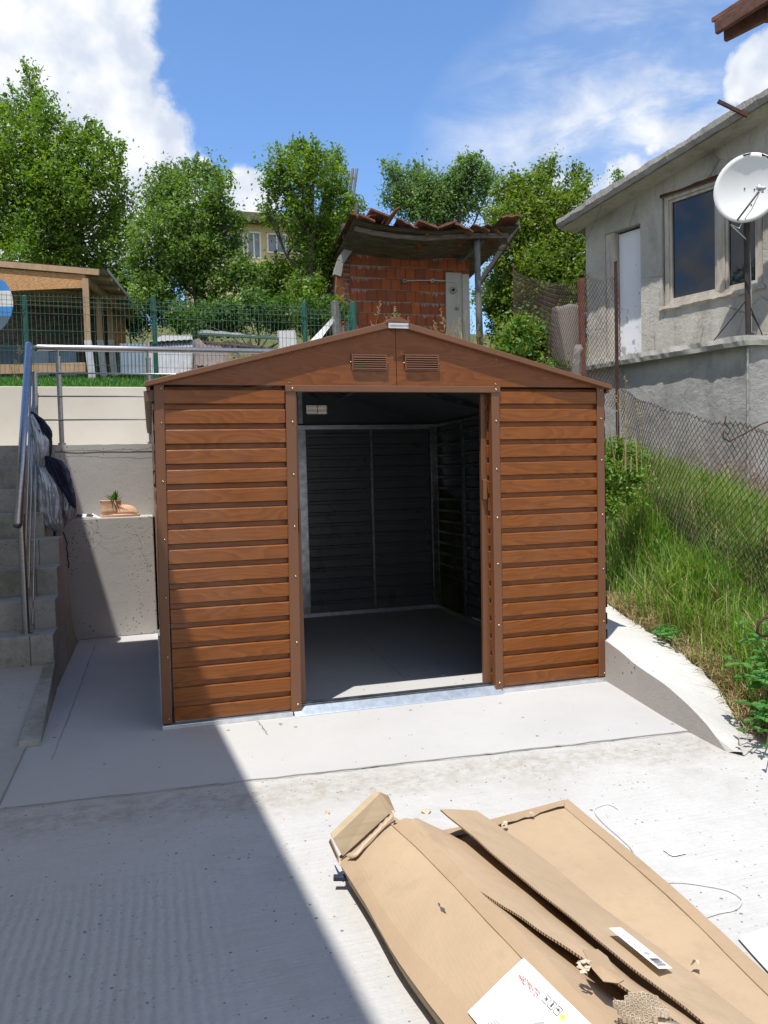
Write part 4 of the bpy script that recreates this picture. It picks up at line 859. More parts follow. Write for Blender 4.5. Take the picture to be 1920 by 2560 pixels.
# ------------------------------------------------------------------ grass
def blades(n, pos, h, wd, lean=.35, mats=1):
    """3-point bent blades as one quad + one tri-like quad"""
    a = RNG.uniform(0, 2*np.pi, n); d = np.stack([np.cos(a), np.sin(a), np.zeros(n)], 1); s = np.stack([-np.sin(a), np.cos(a), np.zeros(n)], 1)
    hh = h*RNG.uniform(.5, 1.25, n); le = RNG.uniform(.1, 1, n)*lean
    up = np.array([0, 0, 1.0]); p1 = pos+up*(hh*.55)[:, None]+d*(hh*le*.3)[:, None]; p2 = pos+up*(hh*(1-.35*le))[:, None]+d*(hh*le)[:, None]
    w_ = (wd*RNG.uniform(.6, 1.3, n))[:, None]*s
    q1 = np.stack([pos-w_, pos+w_, p1+w_*.8, p1-w_*.8], 1); q2 = np.stack([p1-w_*.8, p1+w_*.8, p2+w_*.12, p2-w_*.12], 1)
    return np.concatenate([q1, q2], 0)
def scatter(n, x0, x1, y0, y1, ok=lambda x, y: True):
    P = []
    while len(P) < n:
        x = random.uniform(x0, x1); y = random.uniform(y0, y1)
        if ok(x, y): P.append((x, y, terrain(x, y)))
    return np.array(P)
def okr(x, y):
    if y > 2.3 and x < 2.75: return False
    xk = kerb_out(y)[0]+.06
    if x < xk+random.uniform(-.07, .05) or y < -1.5+(x-2.6)*.05: return False
    edge = (x-xk)/.5
    return random.random() < min(1, max(0, edge))*.9+.35 and hslope(x, y) > -.05
n = 46000; P_ = scatter(n, 2.7, 6.0, -1.5, 4.3, okr); hfac = .37+.10*np.sin(P_[:, 0]*3)+.06*np.sin(P_[:, 1]*5)
hfac *= np.clip((P_[:, 0]-2.55)/.6, .3, 1)
v = blades(n, P_, hfac*RNG.uniform(.7, 1.25, n), .0034, .75); mi = np.tile((RNG.random(n) < .13).astype(int), 2)
fast('tall_grass', v, 2*n, ['grass_blade', 'dry_grass'], 4, mi, label='tall unmown grass on the bank between the kerb and the grey house', kind='stuff')
n = 6500; P_ = scatter(n, 2.68, 3.4, -1.55, 1.2, lambda x, y: kerb_out(y)[0]+random.uniform(-.02, .05) < x < kerb_out(y)[0]+.35+random.uniform(0, .2)); v = blades(n, P_, np.full(n, .10), .003, 1.6)
fast('dry_grass', v, 2*n, ['dry_grass'], 4, label='flattened straw coloured dead grass along the kerb wall', kind='stuff')
n = 30000; P_ = scatter(n, -3.6, 1.5, 4.46, 11.5); v = blades(n, P_, np.full(n, .085), .006, .5)
fast('lawn_grass', v, 2*n, ['lawn_blade'], 4, label='bright green mown lawn above the cream wall', kind='stuff')
n = 5000; P_ = scatter(n, 1.5, 5.2, 4.46, 9); v = blades(n, P_, np.full(n, .3), .005, .6)
fast('rough_grass', v, 2*n, ['grass_blade', 'dry_grass'], 4, np.tile((RNG.random(n) < .4).astype(int), 2), label='long rough grass in front of the brick hut', kind='stuff')

# seeding grass stalks that rise above the shed roof, the fence foot and the driveway edge
def stalk(m, base, top, heads=12, hl=.22, drop=.02, seed=0, w_=.0022):
    r = random.Random(seed); base = Vector(base); top = Vector(top); mid = base.lerp(top, .55)+Vector((r.uniform(-.04, .04), r.uniform(-.03, .03), .02)); P = [base, mid, top]
    m.tube([base, base.lerp(mid, .5), mid, top], [w_, w_, w_*.7, w_*.4], 4)
    for i in range(heads):
        c = mid.lerp(top, .35+.65*i/heads); a = r.uniform(0, 6.28); d = Vector((math.cos(a), math.sin(a), .7)).normalized(); l_ = drop+.045*(1-i/heads)*r.uniform(.6, 1.2); e = c+d*l_; s = d.cross(Vector((0, 0, 1))).normalized()*.004
        m.quad(c, c.lerp(e, .4)+s, e, c.lerp(e, .4)-s); m.quad(c+Vector((0, 0, .01)), c.lerp(e, .5)+Vector((0, 0, .006)), e+Vector((.004, 0, -.004)), c.lerp(e, .5)-Vector((0, 0, .006)))
def clump(name, label, group, tops, depth, basey, seed, mat='dry_grass', extra=4):
    m = MB(); r = random.Random(seed); bs = []
    for k, (x, y) in enumerate(tops):
        tp_ = PD(x, y, depth); b = PD(x+r.uniform(-14, 14), basey, depth); stalk(m, b, tp_, 12, seed=seed*31+k)
        for _ in range(extra):
            e = PD(x+r.uniform(-26, 26), y+r.uniform(20, 90), depth+r.uniform(-.2, .2)); bb = PD(x+r.uniform(-10, 10), basey, depth); mid = bb.lerp(e, .6)+Vector((0, 0, .05)); s = CR*.004; m.quad(bb-s, bb+s, mid+s, mid-s); m.quad(mid-s, mid+s, e+s*.1, e-s*.1)
    return m.build(name, mat, None, label, 'grass', group)
GS = 'seeding grass clumps behind the shed'
clump('grass_clump', 'dry seed heads rising just left of the shed ridge plate', GS, [(952, 750), (985, 765), (998, 785), (930, 810), (965, 790)], 8.2, 900, 1)
clump('grass_clump', 'thick clump of dry seed heads right of the shed ridge, before the concrete column', GS, [(1100, 770), (1085, 800), (1110, 790), (1135, 800), (1150, 790), (1165, 770), (1180, 790), (1075, 830), (1120, 830), (1195, 810), (1023, 790), (1212, 830)], 8.4, 940, 2, extra=9)
clump('grass_clump', 'single bent dry stalk crossing the rusty fence post above the shed corner', GS, [(1562, 938), (1545, 975), (1590, 1000), (1572, 1060)], 6.2, 1180, 3, extra=1)
clump('grass_clump', 'thin dry stalk on the lawn before the blue sheet metal', None, [(45, 862), (38, 900)], 9.3, 960, 4, extra=2)

# broad leaved weeds at the right edge
def weed(name, label, base, tips, ll=.13, seed=0):
    t = thing(name, label, 'plant', tuple(base), 'broad leaved weeds beside the kerb'); r = random.Random(seed); s_ = MB(); l_ = MB()
    for (tx, ty, d) in tips:
        tip = PD(tx, ty, d); b = Vector(base); mid = b.lerp(tip, .5)+Vector((0, 0, .05)); s_.tube([b, mid, tip], [.006, .004, .002], 5)
        for k in range(9):
            c = b.lerp(mid, .3+.7*k/5) if k < 5 else mid.lerp(tip, (k-5)/3.0); a = k*2.4+r.random(); d_ = Vector((math.cos(a), math.sin(a), .35)); L_ = ll*r.uniform(.6, 1.15)*(1-.4*k/9); sd_ = d_.cross(Vector((0, 0, 1))).normalized()
            pr = [(0, .01), (.2, .10), (.35, .05), (.5, .22), (.62, .12), (.78, .26), (.9, .14), (1, 0)]
            Lf = [c+d_*L_*u+sd_*L_*w_+Vector((0, 0, -.4*L_*u*u)) for u, w_ in pr]; Rt = [c+d_*L_*u-sd_*L_*w_+Vector((0, 0, -.4*L_*u*u)) for u, w_ in pr]; Cn = [c+d_*L_*u+Vector((0, 0, -.4*L_*u*u-.01)) for u, w_ in pr]
            l_.grid([Lf, Cn, Rt])
    s_.build('stem', 'weed_leaf', t); l_.build('foliage', 'weed_leaf', t, smooth=True)
weed('sow_thistle', 'tall sow thistle with broad jagged leaves at the right edge of the bank', (3.02, -.95, .12), [(1850, 1560, 3.75), (1890, 1600, 3.7), (1830, 1650, 3.75), (1875, 1700, 3.6), (1912, 1560, 3.6), (1905, 1680, 3.5)], .15, 1)
weed('sow_thistle', 'smaller jagged leaved weed low beside the end of the kerb wall', (2.83, -1.15, .06), [(1850, 1760, 3.6), (1880, 1800, 3.5), (1905, 1770, 3.4), (1860, 1830, 3.5), (1915, 1870, 3.3)], .10, 2)
weed('dandelion', 'flat rosette of green leaves lying on the kerb wall top edge', tuple(on(1668, 1588, 2, .235)), [(x_, y_, (on(x_, y_, 2, .25)-CAM).dot(CF)) for x_, y_ in ((1645, 1578), (1672, 1585), (1655, 1597), (1690, 1604))], .09, 3)

# ------------------------------------------------------------------ chain link fence
def link_panel(m, P, U, V, cell, r=.0016, top=None):
    """P(u,v)->point, u in metres along, v up"""
    nu = int(U/cell); nv = int(V/(cell*.5)); h = cell*.5
    for i in range(nu):
        path = []
        for j in range(nv+1):
            u = (i+.5+(.5 if j % 2 else -.0))*cell; v_ = j*h
            if top and v_ > top(u): break
            off = .0022*(1 if j % 2 else -1); p = P(min(u, U), v_); 
            # rounded knuckle
            path.append(p)
        if len(path) > 1: m.tube(path, r, 3, cap=False)
        path = []
        for j in range(nv+1):
            u = (i+.5-(.5 if j % 2 else 0))*cell; v_ = j*h
            if top and v_ > top(u): break
            path.append(P(u, v_))
        if len(path) > 1: m.tube(path, r, 3, cap=False)
clf = thing('chain_link_fence', 'rusty chain link fence sagging across the grass bank right of the shed', 'fence', tuple(PD(1547, 1146, 7.6)))
Pn = PD(1547, 1000, 7.6); Pr = PD(1960, 1115, 4.75); Pbot = PD(1547, 1146, 7.6)
# lower run: from the dark post towards the camera
dirv = Vector((Pr.x-Pn.x, Pr.y-Pn.y, 0)); Ul = dirv.length; dirv.normalize()
T_a = PD(1550, 978, 7.6).z; T_b = PD(1920, 1093, 4.9).z
def Plow(u, v_):
    t_ = u/Ul; ztop_ = T_a+(T_b-T_a)*t_-.05*math.sin(t_*math.pi); H = 1.22
    wob = .03*math.sin(u*2.2+v_*2)+.012*math.sin(u*6.1)
    perp = Vector((-dirv.y, dirv.x, 0))
    return Vector((Pn.x, Pn.y, 0))+dirv*(u+.02*math.sin(v_*5+u))+perp*wob+Vector((0, 0, ztop_-H+v_*(1+.01*math.sin(u*9))))
m = MB(); link_panel(m, Plow, Ul, 1.24, .062, .0025); m.build('fence_mesh', 'wire_rust', clf)
m = MB(); tw = []
for i in range(60): u = Ul*i/59; tw.append(Plow(u, 1.22)+Vector((0, 0, .012*math.sin(i*2.2))))
m.tube(tw, .0022, 4); m.build('top_wire', 'wire_rust', clf)
pb = PD(1556, 1160, 7.6); pt = PD(1539, 655, 7.6); pb = Vector((pt.x, pt.y, terrain(pt.x, pt.y)-.1))
m = MB(); d_ = .017
for (x0, x1, y0, y1) in ((-d_, d_, -.004, .004), (-d_, -d_+.007, -.045, -.0045)):
    m.hexa([(pb.x+x, pb.y+y, pb.z) for x, y in ((x0, y0), (x1, y0), (x1, y1), (x0, y1))], [(pt.x+x, pt.y+y, pt.z) for x, y in ((x0, y0), (x1, y0), (x1, y1), (x0, y1))])
m.build('fence_post', 'rust', clf)
pr_ = PD(1452, 697, 9.3); prb = Vector((pr_.x+.02, pr_.y, terrain(pr_.x, pr_.y)-.1)); m = MB(); m.bar(prb, pr_, .055, .055, (0, 1, 0)); m.build('fence_post', 'red_rust', clf, label='red rusted square post')
pl_ = PD(1284, 665, 11.5); plb = Vector((pl_.x, pl_.y, terrain(pl_.x, pl_.y)-.1)); m = MB(); m.tube([plb, pl_], .014, 6); m.build('fence_post', 'rust', clf)
m = MB(); m.bar(PD(1504, 900, 7.9)-Vector((0, 0, .5)), PD(1506, 780, 7.9), .02, .02); 
def run(A, B, zt0, zt1, H):
    d = Vector((B.x-A.x, B.y-A.y, 0)); U = d.length; d.normalize()
    def P(u, v_):
        t_ = u/U; return Vector((A.x, A.y, 0))+d*u+Vector((0, 0, zt0+(zt1-zt0)*t_-.08*math.sin(t_*math.pi)*v_/H-H+v_))+Vector((d.y, -d.x, 0))*.03*math.sin(u*3+v_*2)
    m = MB(); link_panel(m, P, U, H, .062, .0024); m.build('fence_mesh', 'wire_rust', clf)
run(PD(1543, 680, 7.6), PD(1462, 672, 8.3), PD(1543, 678, 7.6).z, PD(1462, 672, 8.3).z, 1.35)
run(PD(1462, 690, 8.3), PD(1284, 675, 11.5), PD(1462, 690, 8.3).z-.05, PD(1284, 668, 11.5).z, 1.3)
m = MB(); hk = [(1815, 1040), (1812, 1060), (1826, 1074), (1820, 1086), (1808, 1078), (1808, 1094), (1824, 1104), (1830, 1100), (1860, 1085), (1900, 1062), (1960, 1040)]
m.tube([PD(x, y, 5.0) for x, y in hk], .005, 6).build('rebar_hook', 'rust', None, 'bent rusty iron rod hooked over the sagging chain link fence', 'iron rod', smooth=True)
m = MB(); hk = [(1950, 1540), (1910, 1545), (1895, 1560), (1893, 1582), (1905, 1590), (1950, 1588)]
m.tube([PD(x, y, 3.7) for x, y in hk], .008, 6).build('rebar_hook', 'rust', None, 'short curl of rusty iron among the weeds at the right edge', 'iron rod', smooth=True)
# concrete stub and drum
m = MB(); a = PD(1440, 930, 8.2); r = random.Random(8); rings = []
top_ = PD(1446, 862, 8.2)
for k, z in enumerate(np.linspace(0, 1, 7)):
    c = a.lerp(top_, z); rad = .052*(1 if k < 6 else .6); rings.append([c+Vector((math.cos(q)*rad*r.uniform(.85, 1.15), math.sin(q)*rad*r.uniform(.85, 1.15), 0)) for q in [i*math.pi/4 for i in range(8)]])
rings[0] = [Vector((p.x, p.y, terrain(p.x, p.y)-.1)) for p in rings[0]]
m.loft(rings).build('concrete_post', 'drum_concrete', None, 'short broken grey concrete post behind the shed roof corner', 'post', smooth=False)
m = MB(); c = PD(1418, 900, 9.6); tz = PD(1418, 772, 9.6).z; rad = 37/FPX*9.6; r = random.Random(4); bz_ = terrain(c.x, c.y)-.1
m.loft([[(c.x+rad*k*math.cos(q)*(1+.03*math.sin(5*q)), c.y+rad*k*math.sin(q), z+.015*math.sin(q*3)) for q in [i*math.pi/14 for i in range(28)]] for k, z in ((1, bz_), (1.01, (bz_+tz)/2), (1, tz-.04), (.94, tz), (.6, tz+.02))])
m.build('concrete_drum', 'drum_concrete', None, 'round rough grey concrete drum behind the chain link fence', 'drum', smooth=True)

# ------------------------------------------------------------------ grey house on the right
HD = 10.3; HP = PD(1600, 720, HD); hd = Vector((-.324, .946, 0)).normalized(); hn = Vector((-hd.y, hd.x, 0))   # hn faces the yard
def hw(px, py, o=0.0): return PL(px, py, HP+hn*o, hn)
def sz(p): q = p-HP; return q.dot(hd), p.z
def wp(s, z, o=0.0): q = HP+hd*s+hn*o; return Vector((q.x, q.y, z))
house = thing('grey_house', 'unfinished grey plastered house on the right above its foundation wall', 'house', (HP.x+1, HP.y, 2.6))
sL = sz(hw(1466, 720))[0]; sR = sz(hw(1926, 800))[0]
V0 = sz(hw(1392, 548, .38)); V1 = sz(hw(1920, 218, .38))     # roof verge top line
slp = (V1[1]-V0[1])/(V1[0]-V0[0])
def ztopw(s, t_=.13): return V0[1]+(s-V0[0])*slp-t_
d_tl = sz(hw(1510, 590)); d_tr = sz(hw(1601, 562)); d_b = sz(hw(1601, 888))[1]
w_l = sz(hw(1654, 600))[0]; w_r = sz(hw(1907, 600))[0]; w_t = sz(hw(1656, 497))[1]; w_t2 = sz(hw(1790, 445))[1]; w_b = sz(hw(1672, 762))[1]
w_t = max(w_t, w_t2)-.01; ZB = d_b-.02
sd0, sd1 = sz(hw(1513, 700))[0], sz(hw(1602, 700))[0]; dz1 = (d_tl[1]+d_tr[1])/2+.02
cuts = sorted([sL, sd0, sd1, w_l, w_r, sR], reverse=True)
m = MB()
def wq(s0, s1, z0, z1, z0b=None, z1b=None, o=0.0): m.quad(wp(s0, z0, o), wp(s1, z0b if z0b is not None else z0, o), wp(s1, z1b if z1b is not None else z1, o), wp(s0, z1, o))
def col_(s0, s1, spans):
    z = ZB
    for (a, b) in spans:
        if a > z: wq(s0, s1, z, a)
        z = b
    wq(s0, s1, z, ztopw(s0), None, ztopw(s1))
col_(sL, sd0, []); col_(sd0, sd1, [(ZB, dz1)]); col_(sd1, w_l, []); col_(w_l, w_r, [(w_b, w_t)]); col_(w_r, sR, [])
def reveal(s0, s1, z0, z1, dp): 
    for (a, b) in (((s0, z0), (s0, z1)), ((s0, z1), (s1, z1)), ((s1, z1), (s1, z0)), ((s1, z0), (s0, z0))): m.quad(wp(*a), wp(*b), wp(*b, -dp), wp(*a, -dp))
reveal(w_l, w_r, w_b, w_t, .13); reveal(sd0, sd1, ZB, dz1, .14)
# left end wall, right end wall, back
B_ = -5.0
m.quad(wp(sL, ZB), wp(sL, ztopw(sL)), wp(sL, ztopw(sL), B_), wp(sL, ZB, B_)); m.quad(wp(sR, ZB), wp(sR, ZB, B_), wp(sR, ztopw(sR), B_), wp(sR, ztopw(sR)))
m.quad(wp(sL, ZB, B_), wp(sL, ztopw(sL), B_), wp(sR, ztopw(sR), B_), wp(sR, ZB, B_)); m.quad(wp(sL, ZB, B_), wp(sR, ZB, B_), wp(sR, ZB), wp(sL, ZB))
m.build('wall', 'house_plaster', house)
m = MB(); m.quad(wp(sL, ZB, -.25), wp(sR, ZB, -.25), wp(sR, ztopw(sR), -.25), wp(sL, ztopw(sL), -.25)); m.build('inner_wall', 'dark_glass', house)
# roof slab with a crumbly exposed-aggregate verge
r = random.Random(11); m = MB(); S_ = np.linspace(V0[0], sR-.25, 150); nz1 = lambda s, k, f=1: mnoise.noise(Vector((s*f, k, 0)))
tt = [wp(s, V0[1]+(s-V0[0])*slp+.035*nz1(s, 1, 1.7)+.012*nz1(s, 2, 9)+r.uniform(-.004, .004), .38+.012*nz1(s, 3, 8)) for s in S_]
tm = [wp(s, V0[1]+(s-V0[0])*slp-.07+.02*nz1(s, 4, 7)+r.uniform(-.004, .004), .39+.015*nz1(s, 5, 9)+r.uniform(-.004, .004)) for s in S_]
bb = [wp(s, V0[1]+(s-V0[0])*slp-.125+.008*nz1(s, 6, 6), .36+.02*nz1(s, 7, 5)) for s in S_]
m.grid([[p-hn*5.9 for p in tt], tt, tm, bb, [Vector((p.x, p.y, p.z))-hn*5.9+Vector((0, 0, .0)) for p in bb]])
m.add([tt[0], tm[0], bb[0], bb[0]-hn*5.9, tt[0]-hn*5.9], [(0, 1, 2, 3, 4)]); m.build('roof_slab', 'verge_concrete', house)
# roof slab underside is plastered: a thin lining
m = MB(); m.grid([[wp(s, ztopw(s, .131), .33) for s in S_], [wp(s, ztopw(s, .131), .002) for s in S_]]); m.build('soffit', 'house_plaster', house)
# door
m = MB(); dp = -.10; zt_ = dz1-.03
m.hexa([wp(sd0-.16, ZB+.01, dp), wp(sd1+.01, ZB+.01, dp), wp(sd1+.01, ZB+.01, dp-.04), wp(sd0-.16, ZB+.01, dp-.04)], [wp(sd0-.16, zt_, dp), wp(sd1+.01, zt_, dp), wp(sd1+.01, zt_, dp-.04), wp(sd0-.16, zt_, dp-.04)])
door = m.build('door', 'flaking_paint', house, label='white door with flaking paint')
m = MB(); m.hexa([wp(sd0-.003, ZB, -.02), wp(sd0-.15, ZB, -.02), wp(sd0-.15, ZB, -.135), wp(sd0-.003, ZB, -.135)], [wp(sd0-.003, dz1-.003, -.02), wp(sd0-.15, dz1-.003, -.02), wp(sd0-.15, dz1-.003, -.135), wp(sd0-.003, dz1-.003, -.135)]); m.build('door_frame', 'frame_paint', door)
# window
def fbar(mb, s0, s1, z0, z1, o0, o1): mb.hexa([wp(s0, z0, o0), wp(s1, z0, o0), wp(s1, z0, o1), wp(s0, z0, o1)], [wp(s0, z1, o0), wp(s1, z1, o0), wp(s1, z1, o1), wp(s0, z1, o1)])
m = MB(); f0, f1 = -.03, -.10; a_, b_ = w_l-.02, w_r+.02
fbar(m, a_, a_-.06, w_b+.04, w_t-.05, f0, f1); fbar(m, b_+.06, b_, w_b+.04, w_t-.05, f0, f1); fbar(m, a_, b_, w_t-.05, w_t-.003, f0, f1); fbar(m, a_, b_, w_b+.003, w_b+.04, f0, f1)
mid = (a_+b_)/2-.02; mid = sz(hw(1798, 600))[0]; fbar(m, mid+.05, mid-.05, w_b+.041, w_t-.051, f0+.004, f1)
win = m.build('window', 'frame_paint', house, bevel=.004)
for (s0, s1) in ((a_-.061, mid+.051), (mid-.051, b_+.061)):
    m = MB(); k = .035; fbar(m, s0, s0-k, w_b+.041, w_t-.051, f0-.015, f1+.01); fbar(m, s1+k, s1, w_b+.041, w_t-.051, f0-.015, f1+.01); fbar(m, s0-k-.001, s1+k+.001, w_t-.051-k, w_t-.052, f0-.015, f1+.01); fbar(m, s0-k-.001, s1+k+.001, w_b+.042, w_b+.042+k, f0-.015, f1+.01); m.build('sash', 'frame_paint', win, bevel=.003)
    m = MB(); m.quad(wp(s0-.02, w_b+.05, -.075), wp(s1+.02, w_b+.05, -.075), wp(s1+.02, w_t-.06, -.075), wp(s0-.02, w_t-.06, -.075)); m.build('pane', 'window_glass', win)
m = MB(); n_ = 16; P1 = [wp(w_l+.02-(w_l-w_r+.04)*i/n_, w_t+.035+random.uniform(-.012, .014), .003) for i in range(n_+1)]; P0 = [wp(w_l+.02-(w_l-w_r+.04)*i/n_, w_t-.005, .003) for i in range(n_+1)]
m.grid([P0, P1]); m.build('lintel', 'rust', win)
m = MB(); n_ = 20; r = random.Random(3); Q0 = [wp(w_l+.03-(w_l-w_r+.06)*i/n_, w_b-.075+r.uniform(-.02, .02), .002) for i in range(n_+1)]; Q1 = [wp(w_l+.03-(w_l-w_r+.06)*i/n_, w_b-.05+r.uniform(-.01, .01), .035) for i in range(n_+1)]; Q2 = [wp(w_l+.03-(w_l-w_r+.06)*i/n_, w_b-.008, .03) for i in range(n_+1)]; Q3 = [wp(w_l+.03-(w_l-w_r+.06)*i/n_, w_b+.003, -.06) for i in range(n_+1)]
m.grid([Q0, Q1, Q2, Q3]); m.build('sill', 'frame_paint', win)
# ledge and foundation
lz1 = PL(1557, 905, HP+hn*.36, hn).z; lz2 = PL(1800, 845, HP+hn*.36, hn).z; LZ = ZB+.0
cor = PL(1852, 870, HP+hn*.40, hn); cs_ = sz(cor)[0]; d2 = Vector((.955, -.296, 0)).normalized()
found = thing('foundation_wall', 'stained grey foundation wall with a broken concrete ledge under the house', 'wall', (cor.x, cor.y, .3))
sF = sz(hw(1440, 900, .2))[0]+1.2
def ledge_pt(t_, o, z):   # t_ <0 along house, >0 along second face
    if t_ <= 0: return wp(cs_-t_, z, o)
    q = wp(cs_, z, o)+d2*t_; return q
T_ = list(-np.linspace(sF-cs_, 0.02, 170))+list(np.linspace(.0, 2.5, 70)); nq = lambda t_, k, f=1: mnoise.noise(Vector((t_*f, k, 7))); r = random.Random(21)
la = [ledge_pt(t_, .32+.03*nq(t_, 1, 3)+.015*nq(t_, 2, 11), ZB+.02*nq(t_, 3, 2.5)+.012*nq(t_, 4, 12)-(.03 if nq(t_, 9, 4) > .25 else 0)) for t_ in T_]
lb = [ledge_pt(t_, .335+.03*nq(t_, 5, 4)+.02*nq(t_, 6, 13), ZB-.06+.012*nq(t_, 7, 9)) for t_ in T_]
lc = [ledge_pt(t_, .325+.02*nq(t_, 8, 5), ZB-.115+.008*nq(t_, 9, 6)) for t_ in T_]
m = MB(); m.grid([[ledge_pt(t_, -.3, ZB-.004) for t_ in T_], la, lb, lc, [ledge_pt(t_, .1, ZB-.12) for t_ in T_]]); m.build('ledge', 'rough_concrete', found)
m = MB(); zz = np.linspace(-.2, ZB-.1, 24)
def fpt(t_, z): return ledge_pt(t_, .235+.02*mnoise.noise(Vector((t_*2, z*2, 0)))+.012*mnoise.noise(Vector((t_*9, z*9, 3)))+.04*max(0, 1.3-z), z)
m.grid([[fpt(t_, z) for t_ in T_] for z in zz]); m.build('foundation', 'foundation_plaster', found, smooth=True)
m = MB(); P = [ledge_pt(.0, .262+.04*max(0, 1.3-z)+.004*math.sin(z*40), z) for z in np.linspace(.6, ZB-.14, 30)]; m.tube(P, [.012+.006*random.random() for _ in P], 5); m.build('mortar_seam', 'rough_concrete', found)
# iron bar over the roof edge
m = MB(); a = hw(1795, 253, .55); b_ = hw(1870, 290, .36); m.bar(a, b_, .035, .035); m.build('iron_bar', 'rust', None, 'short rusty iron bar jutting out over the grey house roof edge', 'iron bar')
# satellite dish on its pole
dc = PL(1871, 806, HP+hn*.19, hn); DD = (dc-CAM).dot(CF); dp_ = Vector((dc.x, dc.y, ZB)); 
dish = thing('satellite_dish', 'white satellite dish with rust spots on a dark pole, standing on the ledge', 'satellite dish', tuple(dp_), None)
ptop = PD(1869, 550, DD); ptop = Vector((dp_.x-.02, dp_.y, ptop.z-.12)); pbase = PD(1873, 830, 8.35)
m = MB(); m.tube([Vector((dp_.x, dp_.y, ZB-.02)), ptop], .031, 12); m.tube([Vector((dp_.x, dp_.y, ZB)), Vector((dp_.x, dp_.y, ZB+.012))], .06, 12); m.build('pole', 'dark_pole', dish, smooth=False)
cen = PD(1868, 469, DD-.27); dn = (CAM-cen); dn = (dn.normalized()+Vector((-.22, .05, .26))).normalized(); sx = dn.cross(Vector((0, 0, 1))).normalized(); sy = sx.cross(dn).normalized(); Rd = 80/FPX*(DD-.27)
rg = []
for k in range(9):
    q = k/8; rg.append([cen+(sx*math.cos(a)+sy*math.sin(a)*1.04)*Rd*q+dn*(.075*(q*q-1)) for a in [i*2*math.pi/48 for i in range(48)]])
rg[0] = [p for p in rg[0]]; rim = [[c-dn*.018+(c-cen).normalized()*.004 for c in rg[-1]], [c-dn*.02-(c-cen).normalized()*.012 for c in rg[-1]]]
back = [[c-dn*.02 for c in ring] for ring in reversed(rg[:-1])]
m = MB(); m.loft(rg+rim+back, cap=False); dd = m.build('reflector', 'dish_paint', dish, smooth=True)
m = MB(); 
def dpnt(a, q, lift=.002): return cen+(sx*math.cos(a)+sy*math.sin(a)*1.04)*Rd*q+dn*(.075*(q*q-1)+lift)
for (a0, wd_, hh) in ((R(90), .13, .06), (R(124), .16, .07)):
    m.poly([dpnt(a0-wd_, .995), dpnt(a0+wd_, .995), dpnt(a0+wd_*.6, .995-hh), dpnt(a0, .995-hh*.6), dpnt(a0-wd_*.7, .995-hh)])
m.build('rust_spot', 'rust', dish)
m = MB()
for (a0, q) in ((R(195), .18), (R(20), .12), (R(260), .5), (R(197), .62)): m.tube([dpnt(a0, q, 0), dpnt(a0, q, .008)], .008, 8)
m.build('bolt', 'rust', dish)
arm0 = dpnt(R(-72), .93); lnb = PD(1904, 470, DD-.55)
m = MB(); m.tube([arm0-dn*.02, arm0+dn*.01, lnb-(lnb-arm0)*.12], .011, 8); m.build('feed_arm', 'grey_pipe', dish, smooth=True)
m = MB(); ax_ = (cen-lnb).normalized(); m.tube([lnb+ax_*.06, lnb+ax_*.03, lnb+ax_*.028, lnb-ax_*.06], [.032, .032, .02, .018], 12); m.tube([lnb-ax_*.02, lnb-ax_*.02+Vector((0, 0, -.05))], .012, 8); m.build('receiver', 'plate_silver', dish, smooth=True)
m = MB(); m.tube([lnb, lnb.lerp(arm0, .5)+Vector((.03, 0, -.05)), arm0+Vector((.06, 0, -.02)), arm0+Vector((0, -.02, -.10)), arm0+Vector((-.09, 0, -.06)), ptop+Vector((.035, 0, -.14)), Vector((dp_.x+.036, dp_.y, ZB+.6)), Vector((dp_.x+.036, dp_.y, ZB+.05)), Vector((dp_.x+.3, dp_.y-.06, ZB+.02))], .0055, 6); m.build('cable', 'cable_white', dish, smooth=True)
m = MB(); jn = Vector((dp_.x, dp_.y, PD(1873, 745, DD).z))
e1 = PL(1782, 843, HP+hn*.22, hn); e1.z = ZB
m.tube([jn, e1], .0075, 6); m.tube([jn-Vector((0, 0, .05)), Vector((dp_.x+.12, dp_.y-.08, ZB))], .0075, 6); m.tube([jn-Vector((0, 0, .12)), Vector((dp_.x+.34, dp_.y+.1, ZB))], .0075, 6); m.build('stay_rod', 'dark_pole', dish)
m = MB(); m.bar(ptop-Vector((0, 0, .03)), cen-dn*.125, .05, .06); m.build('bracket', 'dark_pole', dish)

# own house roof corner, top right
rc = thing('roof_corner', 'dark brown boarded roof corner with rafter ends in the top right corner', 'roof', tuple(PD(1900, 40, 5)))
e0 = PD(1790, 58, 4.6); e1 = PD(1990, -70, 4.2); e0b = PD(1810, 84, 4.6)
up = Vector((0, 0, 1)); ed = (e1-e0).normalized(); inn_ = Vector((.97, -.24, .0)).normalized()
m = MB(); m.bar(e0-up*.03, e1-up*.03, .028, .07); m.build('fascia', 'planks_brown', rc, bevel=.003)
m = MB(); m.hexa([e0, e1, e1+inn_*1.4, e0+inn_*1.4], [e0+up*.02, e1+up*.02, e1+inn_*1.4+up*.02, e0+inn_*1.4+up*.02]); m.build('roof_board', 'planks_brown', rc)
m = MB(); m.hexa([e0+up*.021-ed*.03, e1+up*.021, e1+inn_*1.4+up*.021, e0+inn_*1.4+up*.021-ed*.03], [e0+up*.045-ed*.03, e1+up*.045, e1+inn_*1.4+up*.05, e0+inn_*1.4+up*.05-ed*.03]); m.build('roof_tile_edge', 'roof_tile', rc)
for k in (.30,):
    a = e0+ed*k-up*.085; a2 = a+inn_*1.2; m = MB(); m.bar(a+ed*.0+inn_*.03, a2, .07, .09); m.build('rafter', 'planks_brown', rc, bevel=.003)
m = MB(); a = PD(1812, 88, 4.62); b_ = PD(1960, 12, 4.35); m.bar(a, b_, .03, .075); m.build('purlin', 'planks_brown', rc, bevel=.003)

